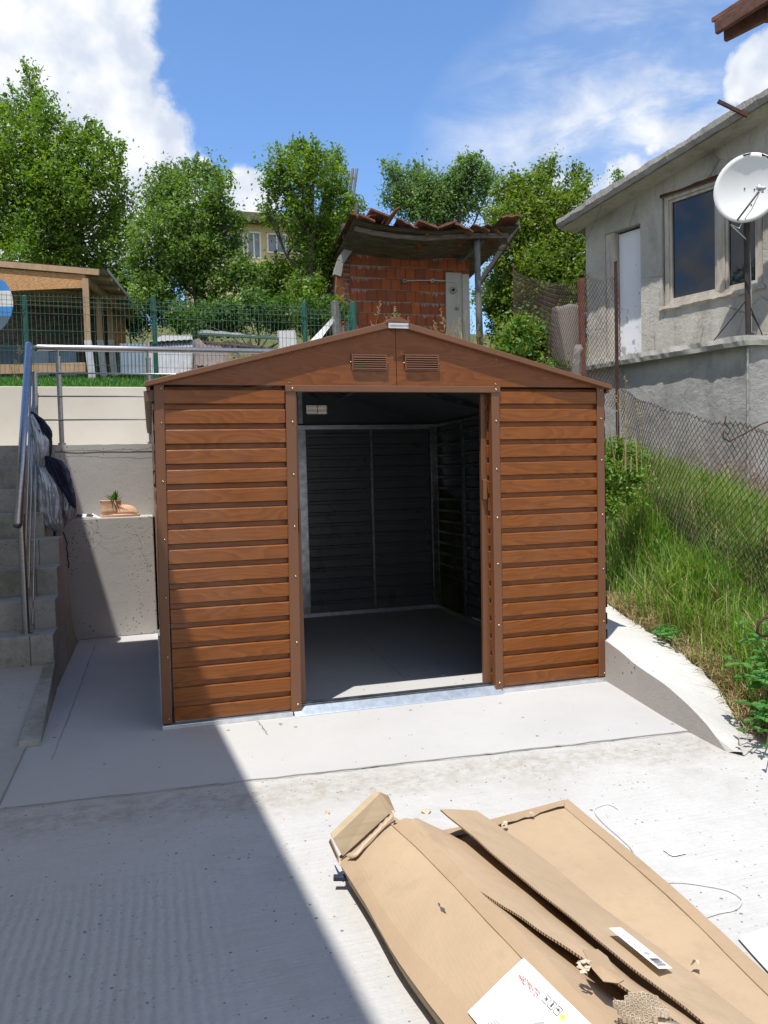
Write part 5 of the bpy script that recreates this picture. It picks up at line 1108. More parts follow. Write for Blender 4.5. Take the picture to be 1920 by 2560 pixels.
# ------------------------------------------------------------------ brick hut
BD = 13.5
def bp(px, py, d=0.0): return on(px, py, 1, by0+d)
by0 = (CAM+CF*BD).y
hut = thing('brick_hut', 'ruined red hollow brick hut with a sagging tiled roof behind the shed', 'hut', tuple(bp(1020, 900)))
zb = 2.9
bl = bp(872, 640); br_ = bp(1140, 640); T = [(872, 618), (900, 612), (950, 618), (1010, 628), (1070, 632), (1140, 645), (1172, 650)]
m = MB(); loop = [bp(x, y) for x, y in T]
lo_ = [Vector((p.x, p.y, zb)) for p in loop]; m.grid([lo_, loop]); m.grid([[p+Vector((0, 3.2, 0)) for p in loop], [p+Vector((0, 3.2, 0)) for p in lo_]])
m.quad(lo_[-1], lo_[-1]+Vector((0, 3.2, 0)), loop[-1]+Vector((0, 3.2, 0)), loop[-1]); m.build('brick_wall', 'hollow_brick', hut)
# broken left side wall seen end-on: hollow brick cells and rubble
m = MB(); x0 = lo_[0].x; w_ = .17
def side(px, py, d): return on(px, py, 1, by0+d)
L1_ = [(872, 618), (866, 640), (862, 680), (860, 720), (858, 760), (860, 840)]
sl_ = [(838, 700), (836, 740), (836, 790), (842, 840)]
P_a = [bp(878, 590, -.02), bp(872, 640, -.02), bp(874, 700, -.02), bp(874, 760, -.02), bp(874, 860, -.02)]
P_b = [bp(858, 600, -.02), bp(856, 650, -.02), bp(858, 700, -.02), bp(860, 760, -.02), bp(860, 860, -.02)]
m.grid([P_b, P_a]); m.grid([[p+Vector((0, 1.4, 0)) for p in P_b], P_b])
m.build('broken_wall_end', 'brick_side', hut)
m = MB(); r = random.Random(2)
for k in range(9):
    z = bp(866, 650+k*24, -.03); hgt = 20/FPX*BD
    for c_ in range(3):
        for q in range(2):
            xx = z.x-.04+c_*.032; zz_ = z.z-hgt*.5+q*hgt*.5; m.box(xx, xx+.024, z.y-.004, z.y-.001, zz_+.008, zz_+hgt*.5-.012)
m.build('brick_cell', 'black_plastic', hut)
# side wall running back and outwards, rubble edge
m = MB(); e = [(876, 585), (862, 610), (852, 635), (846, 660), (842, 690), (840, 730), (842, 780), (846, 850)]; r = random.Random(5)
pa = [bp(x+r.uniform(-2, 2), y, .02) for x, y in e]; pb_ = [bp(x-14+r.uniform(-5, 4), y+4, .9) for x, y in e]
m.grid([pb_, pa]); m.grid([pa, [bp(862, y+2, -.01) for x, y in e]]); m.build('side_wall', 'brick_side', hut)
m = MB(); ap = [(886, 583), (892, 600), (884, 612), (872, 622), (860, 640), (850, 655), (846, 670), (842, 690)]
for (a, b) in zip(ap, ap[1:]): m.bar(bp(*a, -.03), bp(*b, -.03), .10, .10+.03*r.random())
m.build('mortar_lump', 'rough_concrete', hut)
# concrete pillar
m = MB(); a = bp(1112, 680, -.03); b = bp(1155, 680, -.03); m.hexa([(a.x, a.y, zb), (b.x, a.y, zb), (b.x, a.y+.25, zb), (a.x, a.y+.25, zb)], [(a.x+.02, a.y, a.z), (b.x, a.y, a.z), (b.x, a.y+.25, a.z), (a.x+.02, a.y+.25, a.z)])
b2_ = bp(1172, 686, -.04); m.hexa([(b.x-.01, a.y-.03, zb), (b2_.x, a.y-.03, zb), (b2_.x, a.y+.25, zb), (b.x-.01, a.y+.25, zb)], [(b.x-.01, a.y-.03, b2_.z), (b2_.x, a.y-.03, b2_.z), (b2_.x, a.y+.25, b2_.z), (b.x-.01, a.y+.25, b2_.z)])
m.build('concrete_column', 'kerb_side', hut, bevel=.01)
# wiring and sockets
m = MB(); wv_ = [(1018, 702), (1040, 701), (1070, 701), (1082, 700), (1110, 702), (1138, 704), (1146, 716), (1147, 745), (1144, 770)]
m.tube([bp(x, y, -.06) for x, y in wv_], .006, 5); m.build('cable', 'cable_white', hut)
m = MB()
for x, y, s in ((1081, 701, .035), (1012, 702, .03), (1133, 725, .05), (1143, 770, .03)):
    c = bp(x, y, -.05); m.loft([[(c.x+s*k*math.cos(q)*random.uniform(.8, 1.2), c.y+dy, c.z+s*k*math.sin(q)*random.uniform(.8, 1.2)) for q in [i*math.pi/5 for i in range(10)]] for k, dy in ((1.3, .0), (1, -.01), (.6, -.01), (.5, .0))])
m.build('socket_hole', 'rough_concrete', hut)
# roof: sagging rafters, battens, tiles, overhanging to the right
EL = [(885, 540), (930, 560), (990, 575), (1060, 585), (1120, 590), (1180, 586), (1240, 580), (1295, 560)]  # front edge underside
def rfz(i, n_): return 0
m = MB()
for off_, (dy_, dpx) in enumerate(((-.9, 0), (-.55, 14), (-.2, 30))):
    pth = [bp(x, y+dpx, dy_) for x, y in ((886, 572), (930, 583), (990, 592), (1060, 597), (1140, 592), (1200, 590), (1268, 590))]
    for a, b in zip(pth, pth[1:]): m.bar(a, b+(b-a)*.02, .06, .075)
m.build('roof_rafter', 'old_wood', hut)
tiles_front = [(888, 545), (925, 548), (935, 520), (975, 538), (1010, 545), (1050, 550), (1095, 565), (1135, 555), (1175, 555), (1215, 558), (1255, 553), (1300, 555)]
# tile field: front edge high (towards camera), falling to the back
fe_ = [(882, 540), (930, 552), (985, 560), (1040, 566), (1095, 572), (1150, 566), (1210, 562), (1300, 556)]
fx = np.array([p[0] for p in fe_], float); fy = np.array([p[1] for p in fe_], float)
def roofpt(px, t_, lift=0):
    y = float(np.interp(px, fx, fy)); p = bp(px, y, -1.05); return Vector((p.x, p.y+t_*3.4, p.z-t_*.55+lift))
m = MB(); rows = [[roofpt(px, t_, -.03) for px in np.linspace(884, 1298, 24)] for t_ in np.linspace(0, 1, 6)]; m.grid(rows); m.grid([[p+Vector((0, 0, -.02)) for p in q] for q in rows]); m.build('roof_boarding', 'old_wood', hut)
r = random.Random(14); k = 0
for ti in np.linspace(0, .9, 7):
    for px in np.arange(884, 1288, 37):
        m_ = MB(); c = roofpt(px+r.uniform(-5, 5), ti+r.uniform(-.02, .03), .02+r.uniform(0, .085)); yw = r.uniform(-.12, .12); tilt = r.uniform(-.16, .16)*(1 if ti < .1 else .4)+(.12 if ti == 0 and 925 < px < 960 else 0); wd_ = .285; ln_ = .58
        pr = [(0, 0), (.25, .02), (.5, .005), (.75, .022), (1, 0)]
        rowA = [Vector((c.x+wd_*u, c.y+yw*u, c.z+h_+tilt*u)) for u, h_ in pr]; rowB = [Vector((c.x+wd_*u, c.y+ln_, c.z+h_+tilt*u-.095)) for u, h_ in pr]
        m_.grid([rowA, rowB]); m_.grid([[p-Vector((0, 0, .022)) for p in rowB], [p-Vector((0, 0, .022)) for p in rowA]]); m_.grid([[p-Vector((0, 0, .022)) for p in rowA], rowA])
        if k == 0: tile0 = None
        if ti > .2 and r.random() < .0: continue
        m_.build('roof_tile', 'roof_tile', hut); k += 1
for (px, py, w2, rot) in ((950, 532, 46, .18), (918, 545, 40, .1), (1120, 562, 44, -.35), (1070, 560, 46, .18)):
    m_ = MB(); c = bp(px-w2/2, py+(8 if rot < 0 else -8), -1.1); e_ = bp(px+w2/2, py+(-8 if rot < 0 else 10), -1.1); m_.hexa([c, e_, e_+Vector((0, .55, -.05)), c+Vector((0, .55, -.05))], [c+up*.03, e_+up*.03, e_+Vector((0, .55, -.02)), c+Vector((0, .55, -.02))]); m_.build('roof_tile', 'roof_tile', hut)
m = MB(); m.bar(bp(1298, 562, -1.0), bp(1190, 720, 1.6), .03, .12); m.build('barge_board', 'old_wood', hut)
m = MB(); m.bar(bp(1207, 600, -.8), bp(1150, 655, -.1), .06, .07); m.build('brace', 'grey_wood', hut)
m = MB(); pa_ = [bp(1192, 596, -.8), bp(1194, 680, -.8), bp(1197, 780, -.8), bp(1201, 880, -.8)]; m.tube(pa_, [.055, .05, .055, .06], 9); m.build('roof_post', 'grey_wood', hut, smooth=True)
m = MB(); m.bar(bp(878, 590, -.4), bp(893, 505, -.4), .03, .05); m.bar(bp(868, 600, -.3), bp(862, 560, -.3), .1, .12); m.build('loose_board', 'old_wood', hut)
m = MB(); m.box(bp(876, 545).x, bp(890, 545).x, by0-.5, by0-.3, bp(880, 575, -.4).z, bp(880, 540, -.4).z); m.build('rubble_block', 'kerb_side', hut, bevel=.01)
# grey pipes standing behind
for k, (xa, ya, xb, yb_) in enumerate(((865, 470, 872, 428), (873, 478, 882, 422), (880, 480, 892, 422))):
    m = MB(); a = PD(xa-14, ya+140, 14.2); b = PD(xb, yb_, 14.2); m.tube([a, b], .028, 10)
    m.build('grey_pipe', 'grey_pipe', None, ['thinnest and shortest of the three grey pipes left of the hut roof', 'middle one of the three grey pipes left of the hut roof', 'rightmost of the three grey pipes, nearest the hut roof'][k], 'pipe', 'grey pipes leaning beside the hut')
# dark tarp / rotten boards left of hut
m = MB(); r = random.Random(9)
pa_ = [bp(x, y, .6) for x, y in ((862, 560), (850, 600), (838, 640), (824, 690), (815, 740), (800, 800), (790, 850))]; pb2 = [bp(x, y, .3) for x, y in ((872, 590), (868, 620), (858, 660), (852, 700), (848, 750), (842, 800), (838, 850))]
m.grid([pa_, pb2]); m.build('tar_sheet', 'dark_pole', None, 'dark torn tar paper sheet hanging down the left side of the brick hut', 'sheet', solid=.01)
m = MB(); P = [bp(838, 758, -1.2), bp(846, 800, -1.2), bp(852, 850, -1.2)]; m.tube([bp(836, 755, -1.2), bp(840, 790, -1.2), bp(846, 860, -1.2)], [.06, .07, .075], 8); m.build('tree_stump', 'grey_wood', None, 'weathered grey stump before the hut\'s broken corner', 'stump')

# ------------------------------------------------------------------ green mesh fence
gy = 5.96
gf = thing('green_fence', 'dark green welded wire panel fence along the lawn', 'fence', (0, gy, 2.4))
zt0 = on(384, 746, 1, gy).z
def gx(px): return on(px, 760, 1, gy).x
for px, kb in ((62, 0), (384, 0), (760, 0), (882, 1)):
    x = gx(px); top_ = on(px, 741 if px < 500 else 757, 1, gy).z; m = MB(); r_ = .03 if px < 880 else .045
    m.tube([(x, gy, terrain(x, gy)-.1), (x, gy, top_), (x, gy, top_+.012)], [r_, r_, r_*.5], 12)
    if px == 384 or px == 760:
        for zz_ in (.16, .55): m.box(x-r_-.004, x+r_+.004, gy-r_-.006, gy-r_+.004, top_-zz_-.03, top_-zz_)
    m.build('fence_post', 'green_paint', gf)
m = MB(); x = gx(882); top_ = on(882, 790, 1, gy).z; m.hexa([(x-.30, gy, 2.4), (x-.20, gy, 2.4), (x-.20, gy+.04, 2.4), (x-.30, gy+.04, 2.4)], [(x-.05, gy, top_), (x-.01, gy, top_), (x-.01, gy+.04, top_), (x-.05, gy+.04, top_)]); m.build('brace', 'green_paint', gf)
def gpanel(xa, xb, zt, zb_):
    m = MB(); x = xa; r_ = .0028
    while x < xb:
        m.tube([(x, gy-.03, zb_), (x, gy-.03, zt)], r_, 4, cap=False); x += .05
    m.build('wire_panel', 'green_wire', gf)
    m = MB(); z = zt-.03
    for z in [zt-.03-.2*i for i in range(7)]:
        if z > zb_: m.tube([(xa, gy-.036, z), (xb, gy-.036, z)], .0032, 4, cap=False)
    for z in (zt-.09, zt-.62): m.tube([(xa, gy-.055, z), (xb, gy-.055, z)], .0032, 4, cap=False); m.tube([(xa, gy-.055, z-.05), (xb, gy-.055, z-.05)], .0032, 4, cap=False)
    m.build('wire_rail', 'green_wire', gf)
gpanel(gx(-260), gx(60), zt0, zt0-1.12); gpanel(gx(66), gx(380), zt0, zt0-1.12); gpanel(gx(389), gx(756), zt0-.02, zt0-1.14); gpanel(gx(765), gx(880), zt0-.05, zt0-1.15)
# second wire panel inside shelter
# ------------------------------------------------------------------ timber shelter at left
sh = thing('wood_shelter', 'open timber animal shelter with chipboard front and tin roof at the left', 'shelter', tuple(PD(150, 930, 11)))
q = lambda px, py, d: PD(px, py, d)
Da, Db = 11.5, 14.5
def plank(name, mat, a, b, wd_, ht, **k): m = MB(); m.bar(a, b, wd_, ht); return m.build(name, mat, sh, **k)
plank('fascia', 'shelter_timber', q(-60, 655, Da), q(248, 681, Da), .03, .085)
m = MB(); A = q(-80, 644, Da); B = q(252, 671, Da); C = q(357, 788, Db); Dd = q(-40, 760, Db)
B2 = q(266, 674, Da)
n_ = 60; r1 = [A.lerp(B2, i/n_)+up*(.014 if i % 2 else -.0) for i in range(n_+1)]; r2 = [Dd.lerp(C, i/n_)+up*(.014 if i % 2 else -.0) for i in range(n_+1)]
m.grid([r1, r2]); m.grid([[p-up*.012 for p in r2], [p-up*.012 for p in r1]]); m.build('tin_roof', 'shelter_roof', sh)
m = MB(); n_ = 88; dC = (C-B2).normalized()
m.grid([[B2.lerp(C, i/n_)+CR*(.012+.012*(i % 2))+up*(-.03) for i in range(n_+1)], [B2.lerp(C, i/n_)+CR*(.012+.012*(i % 2))+up*.022 for i in range(n_+1)]])
m.build('roof_edge', 'tin_white', sh)
plank('rafter', 'shelter_timber', q(205, 690, Da+.02)-up*.01, q(330, 790, Db)-up*.06, .06, .10)
for t_ in (.12, .3, .48, .66, .84): plank('purlin', 'shelter_timber', A.lerp(Dd, t_)-up*.05, B2.lerp(C, t_)-up*.05, .05, .05)
m = MB(); m.poly([q(-60, 668, Da+.04), q(214, 688, Da+.04), q(216, 720, Da+.04), q(120, 724, Da+.04), q(26, 728, Da+.04), q(18, 716, Da+.04), q(6, 712, Da+.04), q(-60, 708, Da+.04)]); m.build('chipboard_panel', 'osb', sh, solid=.02)
for (x0, x1, d_) in ((206, 222, Da), (238, 251, Da+1.2), (265, 278, Da+2.0)):
    a = q((x0+x1)/2, 715, d_); b = Vector((a.x+.04, a.y, terrain(a.x, a.y))); zsp = q(240, 850, d_).z
    m = MB(); m.bar(Vector((a.x, a.y, zsp)), Vector((a.x, a.y, a.z+.1)), .085, .085, (0, 1, 0)); m.build('shelter_post', 'shelter_timber', sh)
    m = MB(); m.bar(b, Vector((a.x, a.y, zsp)), .10, .086, (0, 1, 0)); m.build('post_foot', 'white_timber', sh)
m = MB(); m.poly([q(272, 755, Da+2.4), q(312, 800, Da+2.6), q(314, 870, Da+2.6), q(276, 870, Da+2.4)]); m.build('chipboard_panel', 'osb', sh, solid=.02)
m = MB(); a = q(-60, 740, 14); b = q(300, 740, 14); m.quad((a.x, a.y, 2.4), (b.x, b.y, 2.4), (b.x, b.y, b.z+.3), (a.x, a.y, a.z+.3)); m.build('back_wall', 'old_wood', sh)
m = MB(); a = q(-80, 862, 11.2); b = q(120, 862, 11.2); zz_ = terrain(b.x, b.y)
m.quad((a.x, a.y, zz_+.1), (b.x, b.y, zz_+.1), (b.x, b.y, b.z), (a.x, a.y, a.z)); m.build('sheet_panel', 'blue_sheet', sh, solid=.02)
m = MB(); rows = [[], []]; a = q(122, 880, 11.3); b = q(190, 880, 11.3)
for i in range(29): p = a.lerp(b, i/28); dy = .012*(i % 2); rows[0].append((p.x, p.y+dy, zz_+.1)); rows[1].append((p.x, p.y+dy, p.z))
m.grid(rows); m.build('sheet_panel', 'blue_sheet', sh)
m = MB(); a = q(-60, 925, 11.0); b = q(214, 918, 11.0); m.bar(a, b, .04, .13); m.build('base_board', 'shelter_timber', sh)
for (py, d_) in ((815, 12.5), (838, 12.5)):
    m = MB(); m.tube([q(60, py, d_), q(215, py-4, d_)], .012, 6); m.build('inner_bar', 'green_paint', sh)
m = MB(); m.tube([q(64, 800, 12.4), q(66, 930, 12.4)], .03, 8); m.build('inner_post', 'green_paint', sh)
# banner at far left edge
bn = thing('round_banner', 'round blue and white printed board hanging at the left edge of the shelter', 'sign board', tuple(q(0, 800, 10.9)))
def disc_slice(y0, y1, name, mat):
    m = MB(); c = (-52, 760); Rr = 84; L_ = []; 
    ys_ = np.linspace(y0, y1, 8); f_ = [q(-60, y, 10.9) for y in ys_]; g_ = [q(c[0]+math.sqrt(max(4, Rr*Rr-(y-c[1])**2)), y, 10.9) for y in ys_]; m.grid([f_, g_]); m.build(name, mat, bn, solid=.02)
disc_slice(700, 727, 'upper_band', 'blue_banner'); disc_slice(727, 766, 'white_band', 'white_banner'); disc_slice(766, 790, 'lower_band', 'blue_banner'); disc_slice(790, 830, 'dark_band', 'blue_sheet')  # lowest slice takes a duller, darker blue

# ------------------------------------------------------------------ scrap sheets behind the green fence
def tin(label, quad_, mat, n_=24, amp=.012, name='metal_sheet', cat='metal sheet', group='scrap sheets behind the fence'):
    m = MB(); a, b, c, d = quad_; R1 = [a.lerp(b, i/n_) for i in range(n_+1)]; R2 = [d.lerp(c, i/n_) for i in range(n_+1)]; nn = (b-a).cross(d-a).normalized()
    m.grid([[p+nn*(amp if i % 2 else 0) for i, p in enumerate(R1)], [p+nn*(amp if i % 2 else 0) for i, p in enumerate(R2)]]); return m.build(name, mat, None, label, cat, group, solid=.003)
s1 = .5787
cc1 = lambda x, y, d: PD(x*s1, y*s1, d)
tin('bluish corrugated sheet leaning right of the shelter posts', [cc1(520, 1612, 11.3), cc1(630, 1612, 11.2), cc1(628, 1487, 11.4), cc1(515, 1485, 11.5)], 'blue_sheet', 14)
tin('wide pale corrugated sheet leaning behind the first fence post', [cc1(630, 1615, 10.6), cc1(830, 1615, 10.5), cc1(832, 1468, 10.9), cc1(640, 1478, 11)], 'tin_grey', 30)
tin('grey sheet lying almost flat on top of the scrap pile', [cc1(640, 1478, 10.9), cc1(832, 1468, 10.8), cc1(828, 1448, 11.8), cc1(700, 1450, 11.9)], 'tin_white', 16)
tin('rusty striped sheet sloping down beside the wide pale sheet', [cc1(836, 1470, 10.6), cc1(860, 1462, 10.9), cc1(1000, 1610, 10.8), cc1(830, 1615, 10.5)], 'tin_rusty', 14, .02)
tin('white corrugated sheet standing upright left of the second fence post', [cc1(1205, 1560, 11), cc1(1290, 1550, 11), cc1(1275, 1428, 11.2), cc1(1198, 1430, 11.2)], 'tin_white', 12, .02)
tin('long pale sheet lying flat at the back of the pile', [cc1(860, 1440, 12), cc1(1195, 1470, 11.8), cc1(1195, 1455, 12.3), cc1(865, 1425, 12.5)], 'tin_grey', 10)
tin('rust brown sheet low in front under the handrail line', [cc1(840, 1580, 10.3), cc1(1000, 1590, 10.2), cc1(960, 1500, 10.8), cc1(850, 1490, 10.8)], 'tin_rusty', 14, .02)
tin('bent white strip leaning up towards the hut corner', [cc1(1330, 1482, 11), cc1(1375, 1480, 11), cc1(1445, 1385, 11.4), cc1(1440, 1365, 11.4)], 'tin_white', 4, .0)
GP = 'scrap planks behind the fence'; lbl = ['uppermost mossy plank on the scrap pile', 'dark plank lying across the middle of the scrap pile', 'thin grey plank at the right end of the scrap pile', 'brown plank slanting over the rusty sheet']
for k, (a, b, mt) in enumerate((((860, 1442), (1200, 1462), 'green_wire'), ((860, 1475), (1130, 1500), 'old_wood'), ((1060, 1500), (1210, 1512), 'grey_wood'), ((840, 1490), (1010, 1545), 'shelter_timber'))):
    m = MB(); m.bar(cc1(*a, 11.3), cc1(*b, 11.1), .06, .03); m.build('plank', mt, None, lbl[k], 'plank', GP)
# firewood ends
m = MB(); r = random.Random(6)
for k in range(26):
    p = cc1(r.uniform(900, 1080), r.uniform(1478, 1500), 11.5); m.tube([p, p+Vector((r.uniform(-.05, .05), .5, 0))], r.uniform(.02, .04), 7)
m.build('log_pile', 'old_wood', None, 'small heap of firewood logs among the scrap sheets', 'logs')

# ------------------------------------------------------------------ yellow house far behind
YD = 34
yh = thing('yellow_house', 'yellow rendered two storey house with white windows seen between the trees', 'house', tuple(PD(650, 900, YD)))
yy0 = PD(650, 700, YD).y
def yb_p(px, py, d=0): return on(px, py, 1, yy0+d)
a = yb_p(480, 545); b = yb_p(860, 548)
m = MB(); m.box(a.x, b.x, yy0, yy0+9, 2.5, a.z-.1); m.build('wall', 'yellow_render', yh)
m = MB(); m.box(a.x-.5, b.x+.5, yy0-.6, yy0+9.5, a.z-.1, a.z+.22); m.build('roof', 'old_wood', yh)
for (x0, y0, x1, y1) in ((560, 585, 610, 640), (618, 580, 652, 645), (668, 585, 716, 632), (740, 590, 790, 635), (690, 725, 728, 755), (600, 730, 650, 770)):
    p0 = yb_p(x0, y1, -.06); p1 = yb_p(x1, y0, -.06); m = MB(); k = .07
    m.box(p0.x, p1.x, yy0-.06, yy0-.005, p0.z, p0.z+k); m.box(p0.x, p1.x, yy0-.06, yy0-.005, p1.z-k, p1.z); m.box(p0.x, p0.x+k, yy0-.06, yy0-.005, p0.z+k, p1.z-k); m.box(p1.x-k, p1.x, yy0-.06, yy0-.005, p0.z+k, p1.z-k); cxm = (p0.x+p1.x)/2; m.box(cxm-.03, cxm+.03, yy0-.055, yy0-.005, p0.z+k, p1.z-k)
    wn = m.build('window', 'white_paint', yh); m = MB(); m.quad((p0.x+k, yy0-.02, p0.z+k), (p1.x-k, yy0-.02, p0.z+k), (p1.x-k, yy0-.02, p1.z-k), (p0.x+k, yy0-.02, p1.z-k)); m.build('pane', 'dark_glass', wn)
m = MB(); p0 = yb_p(636, 665, -.9); p1 = yb_p(670, 650, -.9); m.box(p0.x, p1.x, yy0-.9, yy0-.001, p0.z-.1, p1.z); m.build('balcony', 'yellow_render', yh)

# ------------------------------------------------------------------ house outside the frame at left: its roof throws the long shadow
ch = thing('neighbour_house', 'pale rendered house standing left of the yard, outside the picture', 'house', (-4, -3, 0))
m = MB(); m.box(-7, -2.75, -8, .9, 0, 4.86); m.box(-7, -3.0, .9, 2.2, 0, 4.86); m.build('wall', 'pale_plaster', ch)
m = MB(); pg = [(-7.4, -9), (-.33, -9), (-1.035, 1.12), (-1.45, 1.12), (-1.53, 2.9), (-7.4, 2.9)]
m.hexa([(x, y, 4.87) for x, y in pg], [(x, y, 5.0) for x, y in pg]); m.build('roof', 'roof_tile', ch)

# ------------------------------------------------------------------ cardboard packaging
K8 = 1140/1659
def bx8(x, y, z): return on(780+x*K8, 1900+y*K8, 2, z)
def strip_grid(Lp, Rp, nseg=6, nw=4, wob=.002, seed=0, lift=0.0, bow=0.0):
    """Lp,Rp lists of points; returns grid rows along"""
    rows = []; 
    for i in range(len(Lp)-1):
        for s in range(nseg if i < len(Lp)-2 else nseg+1):
            f = s/nseg; a = Lp[i].lerp(Lp[i+1], f); b = Rp[i].lerp(Rp[i+1], f); row = []
            for j in range(nw+1):
                g_ = j/nw; p = a.lerp(b, g_); p = p+Vector((0, 0, lift+bow*4*g_*(1-g_)+wob*mnoise.noise(Vector((p.x*9, p.y*9, seed))))); row.append(p)
            rows.append(row)
    return rows
def smoothpts(P):
    out_ = []
    for i in range(len(P)-1):
        p0 = P[max(i-1, 0)]; p1 = P[i]; p2 = P[i+1]; p3 = P[min(i+2, len(P)-1)]
        for s in range(4):
            t_ = s/4; out_.append(.5*((2*p1)+(p2-p0)*t_+(2*p0-5*p1+4*p2-p3)*t_*t_+(3*p1-p0-3*p2+p3)*t_**3))
    return out_+[P[-1]]
def shell(name, mats, parent, Lp, Rp, th=.005, edge='corrugated_edge', **kw):
    """a cardboard sheet of thickness th between two edge lines, torn edge on the left side"""
    rows = strip_grid(Lp, Rp, 5, 5, kw.pop('wob', .003), kw.pop('seed', 0), 0, kw.pop('bow', 0)); m = MB()
    m.cur = 0; m.grid([list(reversed(r_)) for r_ in rows]); low = [[p-Vector((0, 0, th)) for p in r_] for r_ in rows]; m.cur = 1; m.grid(low); m.cur = 2
    m.grid([[r_[0] for r_ in rows], [r_[0] for r_ in low]]); m.grid([[r_[-1] for r_ in low], [r_[-1] for r_ in rows]]); m.grid([rows[0], low[0]]); m.grid([low[-1], rows[-1]])
    return m.build(name, [mats[0], mats[1], edge], parent, **kw)
# ---- carton A: tilted, its right side propped up
cA = thing('long_carton', 'long brown cardboard carton with a white shipping label, its far end torn open', 'cardboard box', (.66, -2.4, 0), 'cardboard packaging on the driveway')
zl = lambda t_: .075-.02*t_; zrr = lambda t_: .175-.01*t_
La = [bx8(100, 378, .078), bx8(190, 520, .075), bx8(290, 700, .072), bx8(395, 850, .07), bx8(480, 962, .07), bx8(620, 1130, .07), bx8(760, 1290, .07)]
Lf_ = [bx8(150, 372, .090), bx8(240, 530, .088), bx8(345, 680, .085), bx8(455, 800, .082), bx8(560, 915, .082), bx8(710, 1080, .082), bx8(850, 1240, .082)]
Rf_ = [bx8(290, 235, .168), bx8(405, 340, .168), bx8(540, 480, .166), bx8(660, 610, .165), bx8(765, 720, .165), bx8(960, 930, .162), bx8(1120, 1110, .16)]
Ra = [bx8(345, 212, .182), bx8(480, 345, .18), bx8(620, 490, .178), bx8(770, 640, .176), bx8(900, 780, .174), bx8(1090, 985, .17), bx8(1250, 1170, .17)]
La, Lf_, Rf_, Ra = [smoothpts(p) for p in (La, Lf_, Rf_, Ra)]
m = MB(); N_ = len(La)
ftop = strip_grid(Lf_, Rf_, 2, 10, .0035, 3, 0, .006); m.grid([list(reversed(r_)) for r_ in ftop]); top_panel = m.build('top_panel', 'cardboard', cA, smooth=True)
m = MB(); fl = strip_grid([p+Vector((0, 0, .0025)) for p in La], [p+Vector((0, 0, .0035))+(b-p)*.03 for p, b in zip(Lf_, Rf_)], 2, 3, .002, 4, 0, .002); m.grid([list(reversed(r_)) for r_ in fl]); m.grid([[r_[-1]-Vector((0, 0, .004)) for r_ in fl], [r_[-1] for r_ in fl]]); m.build('left_flap', 'cardboard_inner', cA, smooth=True)
m = MB(); fr = strip_grid([p+Vector((0, 0, .0045))+(a-p)*.02 for p, a in zip(Rf_, Lf_)], [p+Vector((0, 0, .003)) for p in Ra], 2, 3, .002, 5, 0, .002); m.grid([list(reversed(r_)) for r_ in fr]); m.grid([[r_[0]-Vector((0, 0, .0035)) for r_ in fr], [r_[0] for r_ in fr]][::-1]); m.build('right_flap', 'cardboard_inner', cA, smooth=True)
# body: left side face tilted under, right side, bottom
m = MB(); dn_ = Vector((.35, 0, -.94)).normalized()*.07
side_l = [Vector((p.x+.03, p.y, max(.004, p.z-.07))) for p in La]; side_r = [Vector((p.x+.035, p.y-.0, p.z-.085)) for p in Ra]
m.grid([La, side_l]); m.grid([side_r, Ra]); m.grid([side_l, side_r]); m.build('carton_body', 'cardboard', cA)
# open far end: paler board held between two torn end flaps
def k8(x, y, yv): return on(780+x*K8, 1900+y*K8, 1, yv)
cA0 = La[0]; cA1 = Ra[0]
def z4(x, y): return (780+x*400/1659, 1940+y*400/1659)
def e4(x, y, z): return on(*z4(x, y), 2, z)
bl_ = e4(320, 835, .085); br2 = e4(800, 395, .175)
m = MB(); m.quad(La[0]-Vector((-.004, .02, .012)), Ra[0]-Vector((.004, .02, .014)), br2+Vector((.01, .03, -.012)), bl_+Vector((-.005, .03, -.012))); m.build('tray_floor', 'cardboard_inner', cA)
bt0 = on(*z4(215, 650), 1, bl_.y+.012); bt1 = on(*z4(690, 190), 1, br2.y+.022)
m = MB(); th_ = Vector((-.002, .018, .004)); m.hexa([bl_, br2, br2+th_, bl_+th_], [bt0, bt1, bt1+th_*1.5, bt0+th_*1.5]); m.build('end_board', 'pale_wood', cA, bevel=.0015)
m = MB(); m.add([bl_-Vector((.012, 0, .0)), e4(285, 900, .07), e4(185, 680, .09)+Vector((0, 0, .0)), bt0+Vector((-.004, .004, 0))], [(0, 1, 2, 3)]); m.build('end_flap', 'cardboard', cA, solid=.004)
m = MB(); m.add([br2, e4(865, 375, .17), on(*z4(795, 205), 1, br2.y+.025), on(*z4(705, 165), 1, br2.y+.028), bt1], [(0, 1, 2, 3, 4)])
m.build('end_flap', 'cardboard', cA, solid=.004)
m = MB(); r = random.Random(12)
rl = [e4(300, 880, .088), e4(420, 800, .10), e4(520, 720, .12), e4(620, 620, .14), e4(730, 500, .16), e4(850, 380, .19)]; rl2 = [e4(410, 860, .10), e4(470, 830, .112), e4(560, 730, .13), e4(640, 650, .145), e4(750, 540, .165), e4(845, 450, .18)]
rl, rl2 = smoothpts(rl), smoothpts(rl2); midl = [a.lerp(b, .5)+Vector((0, 0, .014+r.uniform(-.003, .003))) for a, b in zip(rl, rl2)]
m.grid([rl, midl, rl2]); m.build('torn_end_roll', 'cardboard_tape', cA, smooth=True, solid=.002)
def scrap(m, c, s, n_=9, seed=0, z=.0):
    r = random.Random(seed); ring = [Vector((c.x+s*math.cos(i*2*math.pi/n_)*r.uniform(.5, 1.1), c.y+s*math.sin(i*2*math.pi/n_)*r.uniform(.4, .9), c.z+r.uniform(.001, .02)*z)) for i in range(n_)]; k = len(m.v); m.add([c+Vector((0, 0, .012*z+.004))]+ring, [(0, i+1, (i+1) % n_+1) for i in range(n_)])
